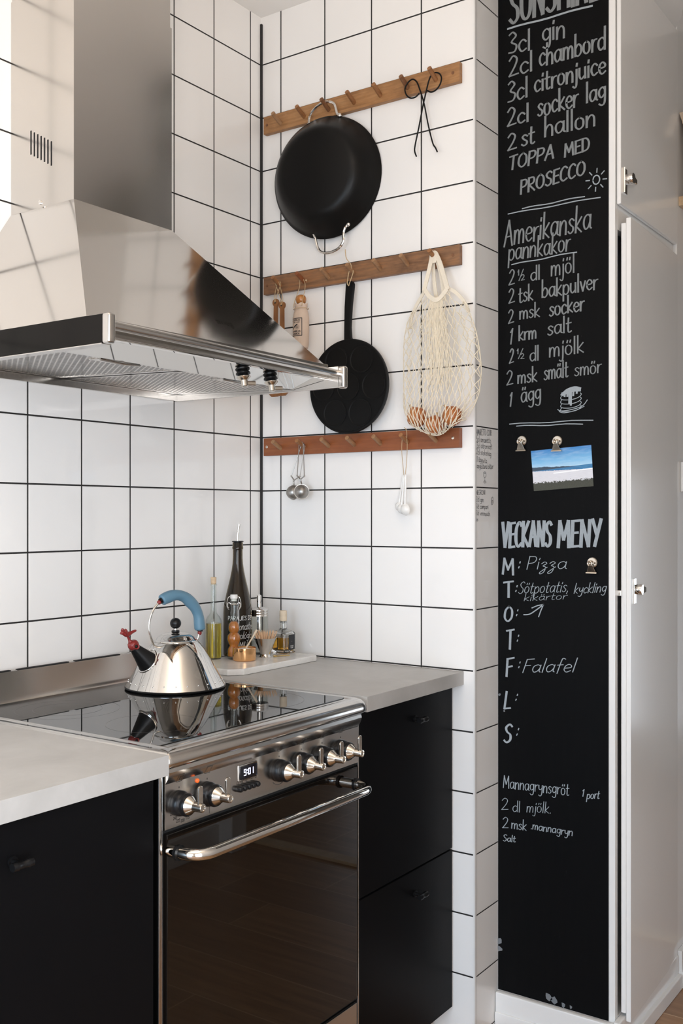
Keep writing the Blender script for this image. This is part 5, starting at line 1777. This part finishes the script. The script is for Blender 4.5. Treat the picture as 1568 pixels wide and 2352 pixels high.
# spout: steel cone, dark reflection laid on as a black face, red whistle and bird
p0, p1 = K(0.0595, 0.0540), K(0.1075, 0.1032)
ax = (p1 - p0).normalized()
L_ = (p1 - p0).length
sp = MB().lathe([(0.0290, 0.0), (0.0196, L_ * 0.5), (0.0102, L_), (0, L_)], p0, ax, 40).build('spout', M['chrome'], kt, 50)
kb = MB()
rows = []
q = Vector((0, 0, 1)).rotation_difference(ax).to_matrix()
for t in range(9):
    f = t / 8
    r = 0.0290 + (0.0102 - 0.0290) * f
    row = []
    for k in range(19):
        side = (K(0, 0, 1) - KC).normalized()
        camdir = (Vector((-2.2265, -1.8275, 1.2)) - p0)
        u1 = (camdir - ax * camdir.dot(ax)).normalized()
        u2 = ax.cross(u1)
        a = -1.75 + 2.95 * k / 18
        row.append(p0 + ax * (L_ * f * 0.99) + (u1 * math.cos(a) + u2 * math.sin(a)) * (r + 0.0006))
    rows.append(row)
kb.grid(rows)
kb.build('spout_dark_reflection', M['black_plastic'], sp, 60)
tr = MB()
n0 = 40
ring = []
u = S_
w_ax = Vector((0, 0, 1))
nb = (S_ * 0.86 + Vector((0, 0, 0.51))).normalized()
e1 = N_
e2 = nb.cross(e1).normalized()
cc = K(0.0752, 0.0690)
ring = [cc + e1 * 0.0258 * math.cos(2 * PI * k / n0) + e2 * 0.0268 * math.sin(2 * PI * k / n0) - nb * 0.0040 * math.cos(2 * PI * k / n0) ** 2 for k in range(n0)]
tr.tube(ring, 0.0021, 10, closed=True)
tr.build('spout_collar', M['chrome'], kt)
wh = thing_w = None
tip = K(0.1075, 0.1032)
wb = MB().lathe([(0, 0.0), (0.0098, 0.0), (0.0118, 0.003), (0.0122, 0.008), (0.0108, 0.0135), (0.0072, 0.0165), (0, 0.0172)], tip - ax * 0.003, ax + Vector((0, 0, 0.55)), 28)
wb.lathe([(0.0058, 0.008), (0.0072, 0.0128), (0.0062, 0.0150), (0.0045, 0.0146), (0.0035, 0.0120)], tip, (u1 * 0.85 + Vector((0, 0, 0.35)) + S_ * -0.1), 20)
wo = wb.build('whistle', M['red_plastic'], kt, 60)
MB().ball(tip + (u1 * 0.85 + Vector((0, 0, 0.35)) + S_ * -0.1).normalized() * 0.0118, 0.0036, 12).build('whistle_hole', M['void'], wo)
bd = MB()
bd.tube(spline([K(0.1165, 0.1160), K(0.1200, 0.1225), K(0.1230, 0.1290)], 5), [0.0050, 0.0042, 0.0036, 0.0031, 0.0028, 0.0027, 0.0027, 0.0027, 0.0028, 0.0029, 0.0030], 12)
bp_ = spline([K(0.1420, 0.1355), K(0.1400, 0.1362), K(0.1355, 0.1372), K(0.1310, 0.1350), K(0.1250, 0.1330), K(0.1180, 0.1345), K(0.1100, 0.1375), K(0.1015, 0.1400)], 4)
br_ = [0.0006, 0.0010, 0.0014, 0.0018, 0.0022, 0.0030, 0.0036, 0.0040, 0.0042, 0.0043, 0.0044, 0.0046, 0.0050, 0.0054, 0.0057, 0.0058, 0.0058, 0.0056, 0.0053, 0.0049, 0.0045, 0.0041, 0.0037, 0.0034, 0.0032, 0.0030, 0.0028, 0.0024, 0.0012]
bd.tube(bp_, br_, 14)
for sgn in (-1, 1):
    wing = [K(0.1265, 0.1340, sgn * 0.0045), K(0.1290, 0.1385, sgn * 0.0062), K(0.1315, 0.1430, sgn * 0.0066), K(0.1330, 0.1465, sgn * 0.0062)]
    bd.tube(spline(wing, 5), [0.0026, 0.0032, 0.0038, 0.0042, 0.0045, 0.0047, 0.0048, 0.0048, 0.0047, 0.0045, 0.0042, 0.0038, 0.0032, 0.0026, 0.0018, 0.0008], 12, flat=(0.95, 0.45))
bd.build('bird', M['red_plastic'], wo, 70)
# wire hoop and blue finger grip
hoop = [(0.0525, 0.0939), (0.0615, 0.1130), (0.0680, 0.1320), (0.0692, 0.1480), (0.0655, 0.1680), (0.0560, 0.1865), (0.0425, 0.2005)]
hw = MB().tube(spline([K(s, z) for s, z in hoop], 8), 0.0024, 12)
hoop_o = hw.build('handle_wire', M['chrome'], kt)
hw = MB().tube(spline([K(-0.0560, 0.0965), K(-0.0585, 0.1030), K(-0.0615, 0.1110), K(-0.0640, 0.1200), K(-0.0660, 0.1290)], 8), 0.0024, 12)
hw.build('handle_wire', M['chrome'], kt)
for s, z in ((0.0525, 0.0939), (-0.0560, 0.0965)):
    MB().ball(K(s, z), 0.0040, 14).build('handle_boss', M['chrome'], hoop_o, 60)
gr = [(0.0370, 0.2035), (0.0200, 0.2110), (0.0007, 0.2133), (-0.0200, 0.2090), (-0.0360, 0.2000), (-0.0500, 0.1850), (-0.0594, 0.1663), (-0.0645, 0.1470), (-0.0664, 0.1278)]
P = spline([K(s, z) for s, z in gr], 10)
gm = MB()
rows = []
m_ = len(P)
for i, p in enumerate(P):
    f = i / (m_ - 1)
    tg = (P[min(i + 1, m_ - 1)] - P[max(i - 1, 0)]).normalized()
    out = tg.cross(N_).normalized()
    if out.z < 0 and f < 0.5:
        out = -out
    if f >= 0.5 and out.dot(S_) > 0:
        out = -out
    rr = 0.0126
    endt = min(1.0, 0.80 + 0.2 * math.sqrt(min(1, f / 0.03)), 0.80 + 0.2 * math.sqrt(min(1, (1 - f) / 0.03)))
    row = []
    for k in range(24):
        a = 2 * PI * k / 24
        r = rr * endt
        ca = math.cos(a)
        if ca < 0 and 0.05 < f < 0.97:                      # finger hollows on the inner side
            r *= 1 + 0.15 * -ca * math.cos(2 * PI * 2.3 * f - 1.4) * min(1, f / 0.15, (1 - f) / 0.2)
        row.append(p + out * r * ca + N_ * r * 0.95 * math.sin(a))
    rows.append(row)
gm.grid(rows, True)
gm.b.faces.new([gm.b.verts.new(v) for v in rows[0]])
gm.b.faces.new([gm.b.verts.new(v) for v in rows[-1][::-1]])
fixn(gm).build('grip', M['blue_grip'], hoop_o, 50)
for (s, z, ds, dz) in ((0.0370, 0.2035, 0.0075, -0.0045), (-0.0664, 0.1278, 0.0010, -0.0085)):
    a = K(s, z)
    d = (S_ * ds + Vector((0, 0, dz))).normalized()
    MB().cyl(a - d * 0.001, a + d * 0.0035, 0.0068, 20).build('grip_collar', M['black_plastic'], hoop_o)
    MB().ball(a + d * 0.0072, 0.0050, 18).build('grip_bead', M['red_plastic'], hoop_o, 60)

# ------------------------------------------------------------------ marble board and what stands on it
ZB = 0.9175
bp_ = [(-0.388, -0.060), (-0.060, -0.060), (-0.0575, -0.066), (-0.0575, -0.232), (-0.066, -0.241), (-0.357, -0.241), (-0.388, -0.214)]
single('marble_board', MB().prism(bp_, 2, 0.9015, ZB, 0.003), M['marble'], (-0.22, -0.15, 0.9015), 'white marble board with cut corners carrying the bottles on the worktop', 'board')


def vessel(outer, wall, floor_t, loc, mat, parent, name='bottle_body', n=40):
    """thin-walled glass: outer profile, then back down inside"""
    inner = []
    for r, h_ in outer[::-1]:
        if r > wall * 1.3 and h_ >= floor_t:
            inner.append((r - wall, h_))
    prof = [(0, 0)] + outer + inner + [(max(inner[-1][0], 0.001), floor_t), (0, floor_t)]
    return MB().lathe(prof, loc, (0, 0, 1), n).build(name, mat, parent, 40)


# tall oil bottle with cork
o = (-0.270, -0.060 - 0.004, ZB)
t = thing('oil_bottle', o, 'slim corked bottle of yellow oil behind the kettle, at the left of the board', 'bottle', 'bottles on the marble board')
prof = [(0.0190, 0), (0.0208, 0.002), (0.0210, 0.006), (0.0210, 0.090), (0.0202, 0.099), (0.0165, 0.107), (0.0110, 0.113), (0.0082, 0.119), (0.0075, 0.128), (0.0073, 0.184), (0.0074, 0.1865), (0.0092, 0.1875), (0.0092, 0.1910), (0.0070, 0.1920)]
vessel(prof, 0.0013, 0.003, o, M['thin_glass'], t)
MB().lathe([(0, 0.0032), (0.0190, 0.0032), (0.0195, 0.006), (0.0195, 0.0905), (0, 0.0905)], o, (0, 0, 1), 36).build('oil', M['oil'], t)
MB().lathe([(0, 0.1895), (0.0058, 0.1895), (0.0060, 0.192), (0.0070, 0.1925), (0.0074, 0.207), (0.0068, 0.2085), (0, 0.2085)], o, (0, 0, 1), 20).build('cork', M['cork'], t)

# tall dark wine bottle with pourer
o = (-0.188, -0.075, ZB)
t = thing('wine_bottle', o, 'tall dark green bottle with a steel pourer and white handwriting', 'bottle', 'bottles on the marble board')
prof = [(0.0345, 0), (0.0370, 0.002), (0.0378, 0.006), (0.0378, 0.112), (0.0372, 0.126), (0.0345, 0.142), (0.0300, 0.162), (0.0248, 0.184), (0.0200, 0.204), (0.0160, 0.224), (0.0138, 0.240), (0.0128, 0.256), (0.0126, 0.276), (0.0128, 0.2775), (0.0143, 0.279), (0.0143, 0.284), (0.0136, 0.2855), (0.0136, 0.2950), (0.0130, 0.2965)]
vessel(prof, 0.0025, 0.006, o, M['wine_glass'], t, n=56)
MB().lathe([(0, 0.0063), (0.0340, 0.0063), (0.0350, 0.010), (0.0350, 0.1000), (0, 0.1000)], o, (0, 0, 1), 48).build('wine', M['wine'], t)
po = MB().lathe([(0, 0.285), (0.0100, 0.285), (0.0102, 0.2968), (0.0152, 0.2970), (0.0154, 0.2990), (0.0140, 0.3000), (0, 0.3002)], o, (0, 0, 1), 28).build('pourer', M['black_plastic'], t)
ov = Vector(o)
MB().tube(spline([ov + V(0, 0, 0.299), ov + V(0.0003, -0.0004, 0.318), ov + V(0.0012, -0.0015, 0.330), ov + V(0.0022, -0.0032, 0.344)], 6), [0.0042] * 3 + [0.0038] * 6 + [0.0034] * 10, 14).build('pourer_tube', M['chrome'], po)
lm = MB()
cam2 = Vector((-2.2265 - o[0], -1.8275 - o[1], 0)).normalized()
ba = math.atan2(cam2.y, cam2.x)


def bw(a, b, r=0.03795):
    th = ba + a / r
    return (o[0] + r * math.cos(th), o[1] + r * math.sin(th), b)


for (tx, a0, z0, a1, cap, w, sl) in (('PARAJES DE', -0.028, 1.0130, 0.044, 0.0105, 0.0011, 0.05), ('Monastrell', -0.008, 0.9880, 0.052, 0.0200, 0.0009, 0.15), ('Ecológico', -0.010, 0.9655, 0.050, 0.0185, 0.0009, 0.15) if 'ó' in GL else ('Ecologico', -0.010, 0.9655, 0.050, 0.0185, 0.0009, 0.15), ('JUMILLA', -0.012, 0.9420, 0.038, 0.0145, 0.0009, 0.15)):
    tx = ''.join(c if c in GL else 'I' for c in tx)
    for st in strokes(tx, a0, z0, a1, z0, cap, sl, 0.1):
        lm.ribbon(st, w, lambda a, b: bw(a, b))
lm.build('handwriting', M['white_ink'], t, 0)

# swing-top bottle of stacked bubbles
o = (-0.246, -0.112, ZB)
t = thing('swing_top_bottle', o, 'small bubble shaped swing top bottle of amber oil and chilli', 'bottle', 'bottles on the marble board')
prof = [(0.0120, 0), (0.0150, 0.002), (0.0168, 0.008), (0.0172, 0.017), (0.0160, 0.026), (0.0118, 0.0345), (0.0150, 0.041), (0.0176, 0.050), (0.0168, 0.060), (0.0110, 0.0675), (0.0136, 0.073), (0.0148, 0.081), (0.0136, 0.089), (0.0090, 0.0960), (0.0082, 0.102), (0.0080, 0.130), (0.0084, 0.140), (0.0088, 0.146), (0.0096, 0.148), (0.0096, 0.152), (0.0080, 0.153)]
vessel(prof, 0.0012, 0.003, o, M['thin_glass'], t)
lq = [(0, 0.0032)] + [(r - 0.0015, h_) for r, h_ in prof if 0.0035 < h_ < 0.093] + [(0.0074, 0.0960), (0, 0.0960)]
MB().lathe(lq, o, (0, 0, 1), 36).build('oil', M['amber'], t, 60)
ch = MB()
for k, (h_, a, r) in enumerate(((0.012, 0.4, 0.006), (0.018, 2.6, 0.006), (0.024, 4.6, 0.005), (0.046, 3.9, 0.007), (0.054, 1.0, 0.006), (0.050, 2.3, 0.006), (0.078, 3.6, 0.005), (0.084, 0.9, 0.004), (0.010, 4.0, 0.007))):
    ch.ball((o[0] + r * math.cos(a), o[1] + r * math.sin(a), ZB + h_), 0.0056, 10, 0.8)
ch.build('chilli', M['chili'], t, 60)
MB().lathe([(0, 0.148), (0.0066, 0.148), (0.0070, 0.153), (0.0092, 0.1545), (0.0094, 0.1620), (0.0086, 0.1645), (0, 0.1648)], o, (0, 0, 1), 24).build('stopper', M['white_plastic'], t)
wv = MB()
rt = Vector((0.572, -0.820, 0))
for sgn in (-1, 1):
    b0 = Vector(o)
    wv.tube(spline([b0 + rt * sgn * 0.0090 + V(0, 0, 0.159), b0 + rt * sgn * 0.0135 + V(0, 0, 0.158), b0 + rt * sgn * 0.0165 + V(0, 0, 0.150), b0 + rt * sgn * 0.0180 + V(0, 0, 0.138), b0 + rt * sgn * 0.0165 + V(0, 0, 0.131), b0 + rt * sgn * 0.0125 + V(0, 0, 0.132)], 6), 0.00085, 7)
    wv.tube(spline([b0 + rt * sgn * 0.0085 + V(0, 0, 0.141), b0 + rt * sgn * 0.0130 + V(0, 0, 0.144), b0 + rt * sgn * 0.0160 + V(0, 0, 0.139), b0 + rt * sgn * 0.0145 + V(0, 0, 0.128), b0 + rt * sgn * 0.0095 + V(0, 0, 0.126)], 6), 0.00085, 7)
wv.tube([Vector(o) + V(0.0092 * math.cos(2 * PI * k / 20), 0.0092 * math.sin(2 * PI * k / 20), 0.1405) for k in range(20)], 0.00085, 7, closed=True)
wv.build('bail_wire', M['chrome'], t)

# copper cup of salt with a tiny spoon
o = (-0.250, -0.150, ZB)
t = thing('copper_cup', o, 'low round copper cup of salt at the front of the marble board', 'cup')
MB().lathe([(0, 0), (0.0255, 0), (0.0285, 0.0018), (0.0298, 0.006), (0.0298, 0.0325), (0.0292, 0.0332), (0.0284, 0.0325), (0.0284, 0.006), (0, 0.004)], o, (0, 0, 1), 56).build('cup_body', M['copper'], t, 40)
sl = MB().lathe([(0.0281, 0.024), (0.024, 0.0275), (0.016, 0.0300), (0.008, 0.0315), (0, 0.0312)], o, (0, 0, 1), 32).build('salt', M['salt'], t, 60)
sl['kind'] = 'stuff'
s0 = Vector(o) + V(0.001, -0.004, 0.030)
s1 = Vector(o) + rt * 0.030 + V(0.008, 0.004, 0.076)
q = MB().tube([s0, s0 + (s1 - s0) * 0.5, s1], [0.0022, 0.0018, 0.0030], 10, flat=(1, 0.6))
q.ball(s0 + V(0, 0, -0.001), 0.0048, 12, 0.5, s1 - s0)
single('salt_spoon', fixn(q), M['stopper_wood'], s0, 'tiny pale spoon standing slanted in the copper salt cup', 'spoon')

# steel jigger full of toothpicks
o = (-0.176, -0.158, ZB)
t = thing('jigger', o, 'conical steel egg cup shaped jigger holding toothpicks', 'cup')
MB().lathe([(0, 0), (0.0150, 0), (0.0156, 0.0015), (0.0140, 0.004), (0.0122, 0.0075), (0.0125, 0.0095), (0.0140, 0.013), (0.0215, 0.032), (0.0300, 0.0505), (0.0306, 0.0512), (0.0298, 0.0512), (0.0208, 0.0325), (0.0130, 0.0130), (0, 0.0120)], o, (0, 0, 1), 56).build('jigger_body', M['steel_mirror'], t, 40)
rnd = random.Random(3)
proto = None
for k in range(46):
    rr = 0.0245 * math.sqrt((k + 0.5) / 46)
    a = k * 2.399963
    b0 = Vector((o[0] + rr * 0.42 * math.cos(a), o[1] + rr * 0.42 * math.sin(a), ZB + 0.0135 + rr * 0.40 * 0.8))
    tp = Vector((o[0] + rr * 1.28 * math.cos(a), o[1] + rr * 1.28 * math.sin(a), ZB + 0.064 + rnd.uniform(-0.002, 0.004)))
    if proto is None:
        mb = MB().lathe([(0, 0), (0.0009, 0.004), (0.0010, 0.046), (0.0003, 0.052), (0, 0.0523)], (0, 0, 0), (0, 0, 1), 7)
        ob = mb.build('toothpick', M['toothpick'])
        tag(ob, 'wooden toothpick standing in the steel jigger', 'toothpick', 'toothpicks in the jigger')
        proto = ob
    else:
        ob = proto.copy()
        COL.objects.link(ob)
    d = (tp - b0).normalized()
    ob.location = b0
    ob.rotation_euler = Vector((0, 0, 1)).rotation_difference(d).to_euler()

# glass sugar pourer behind it
o = (-0.128, -0.098, ZB)
t = thing('sugar_pourer', o, 'faceted glass sugar dispenser with steel screw lid and tube spout', 'dispenser')
gb = MB()
rows = []
for r, h_ in ((0.0272, 0.0), (0.0278, 0.003), (0.0272, 0.030), (0.0245, 0.080), (0.0232, 0.100), (0.0225, 0.108)):
    rows.append([(o[0] + r * (1 - 0.035 * (k % 4 == 0)) * math.cos(2 * PI * k / 48), o[1] + r * (1 - 0.035 * (k % 4 == 0)) * math.sin(2 * PI * k / 48), ZB + h_) for k in range(48)])
for r, h_ in ((0.0205, 0.108), (0.0212, 0.100), (0.0225, 0.080), (0.0250, 0.030), (0.0250, 0.006)):
    rows.append([(o[0] + r * math.cos(2 * PI * k / 48), o[1] + r * math.sin(2 * PI * k / 48), ZB + h_) for k in range(48)])
gb.grid(rows, True)
gb.b.faces.new([gb.b.verts.new(v) for v in rows[0]])
gb.b.faces.new([gb.b.verts.new(v) for v in rows[-1]])
fixn(gb).build('jar', M['thin_glass'], t, 30)
MB().lathe([(0, 0.0065), (0.0240, 0.0065), (0.0244, 0.008), (0.0242, 0.030), (0.0236, 0.0365), (0, 0.036)], o, (0, 0, 1), 32).build('sugar', M['salt'], t)['kind'] = 'stuff'
lid = MB().lathe([(0.0236, 0.100), (0.0246, 0.100), (0.0246, 0.104), (0.0240, 0.105), (0.0246, 0.106), (0.0246, 0.110), (0.0240, 0.111), (0.0246, 0.112), (0.0240, 0.117), (0.0190, 0.1215), (0.0100, 0.1235), (0, 0.1238)], o, (0, 0, 1), 48).build('screw_lid', M['steel_mirror'], t, 40)
MB().lathe([(0.0050, 0.040), (0.0062, 0.040), (0.0062, 0.150), (0.0057, 0.154), (0.0040, 0.1555), (0.0036, 0.150)], o, (0, 0, 1), 24).build('spout_tube', M['chrome'], lid)

# square bottle with pale stopper and black label
o = (-0.081, -0.142, ZB)
t = thing('square_bottle', o, 'square glass bottle of amber liquid with pale stopper and black label', 'bottle', 'bottles on the marble board')
hw_ = 0.0245


def sq_ring(h, z, n=6):
    r = min(0.006, h * 0.4)
    out = []
    for cx_, cy_, a0 in ((h - r, h - r, 0), (-h + r, h - r, PI / 2), (-h + r, -h + r, PI), (h - r, -h + r, 1.5 * PI)):
        for k in range(n + 1):
            a = a0 + PI / 2 * k / n
            out.append((o[0] + cx_ + r * math.cos(a), o[1] + cy_ + r * math.sin(a), ZB + z))
    return out


def rd_ring(r, z, n=28):
    return [(o[0] + r * math.cos(PI / 4 * 0 + 2 * PI * k / n), o[1] + r * math.sin(2 * PI * k / n), ZB + z) for k in range(n)]


rows = [sq_ring(hw_ - 0.002, 0.0), sq_ring(hw_, 0.003), sq_ring(hw_, 0.052), sq_ring(hw_ - 0.002, 0.056), sq_ring(hw_ - 0.008, 0.0595), rd_ring(0.0118, 0.062), rd_ring(0.0085, 0.066), rd_ring(0.0082, 0.080), rd_ring(0.0096, 0.0815), rd_ring(0.0096, 0.085), rd_ring(0.0072, 0.085), rd_ring(0.0066, 0.080), rd_ring(0.0068, 0.066), rd_ring(0.0100, 0.0605), sq_ring(hw_ - 0.010, 0.0575), sq_ring(hw_ - 0.0045, 0.053), sq_ring(hw_ - 0.0035, 0.050), sq_ring(hw_ - 0.0035, 0.011), sq_ring(hw_ - 0.006, 0.009)]
gb = MB()
gb.grid(rows, True)
gb.b.faces.new([gb.b.verts.new(v) for v in rows[0]])
gb.b.faces.new([gb.b.verts.new(v) for v in rows[-1]])
fixn(gb).build('bottle_body', M['clear'], t, 30)
lq = MB()
rows = [sq_ring(hw_ - 0.0065, 0.0092), sq_ring(hw_ - 0.0038, 0.0112), sq_ring(hw_ - 0.0038, 0.0420)]
lq.grid(rows, True)
lq.b.faces.new([lq.b.verts.new(v) for v in rows[0]])
lq.b.faces.new([lq.b.verts.new(v) for v in rows[-1]])
fixn(lq).build('spirit', M['whisky'], t, 30)
MB().lathe([(0, 0.0835), (0.0064, 0.0835), (0.0066, 0.0852), (0.0098, 0.0854), (0.0100, 0.0960), (0.0096, 0.0975), (0.0100, 0.0990), (0.0100, 0.1115), (0.0090, 0.1130), (0, 0.1130)], o, (0, 0, 1), 28).build('stopper', M['stopper_wood'], t)
lb = MB().box(o[0] - 0.008, o[0] + 0.0175, o[1] - hw_ - 0.0006, o[1] - hw_ - 0.0001, ZB + 0.010, ZB + 0.050).build('label', M['label_black'], t, 0)
lm = MB()
sy_ = o[1] - hw_ - 0.0008
for (tx, x0, z0, x1, cap) in (('VANILI', o[0] - 0.002, ZB + 0.0185, o[0] + 0.012, 0.0028), ('NOIR', o[0] - 0.0005, ZB + 0.0140, o[0] + 0.0105, 0.0028), ('I', o[0] + 0.004, ZB + 0.031, o[0] + 0.0055, 0.0018)):
    for st in strokes(tx, x0, z0, x1, z0, cap):
        lm.ribbon(st, 0.0005, lambda a, b: (a, sy_, b))
lm.build('label_print', M['white_ink'], lb, 0)

# small brass spoon lying on the board
q = MB()
b0 = Vector((-0.150, -0.178, ZB + 0.0022))
q.tube([b0, b0 + V(0.012, -0.006, 0.0002), b0 + V(0.030, -0.016, 0.0)], [0.0020, 0.0018, 0.0016], 10, flat=(0.7, 1.3))
q.lathe([(0, -0.0018), (0.0050, -0.0010), (0.0072, 0.0012), (0.0066, 0.0014), (0.0045, -0.0002), (0, -0.0008)], b0 + V(-0.006, 0.003, 0.0), (0, 0, 1), 20)
single('brass_spoon', q, M['brass'], (-0.150, -0.178, ZB), 'tiny brass spoon lying on the marble board beside the jigger', 'spoon')
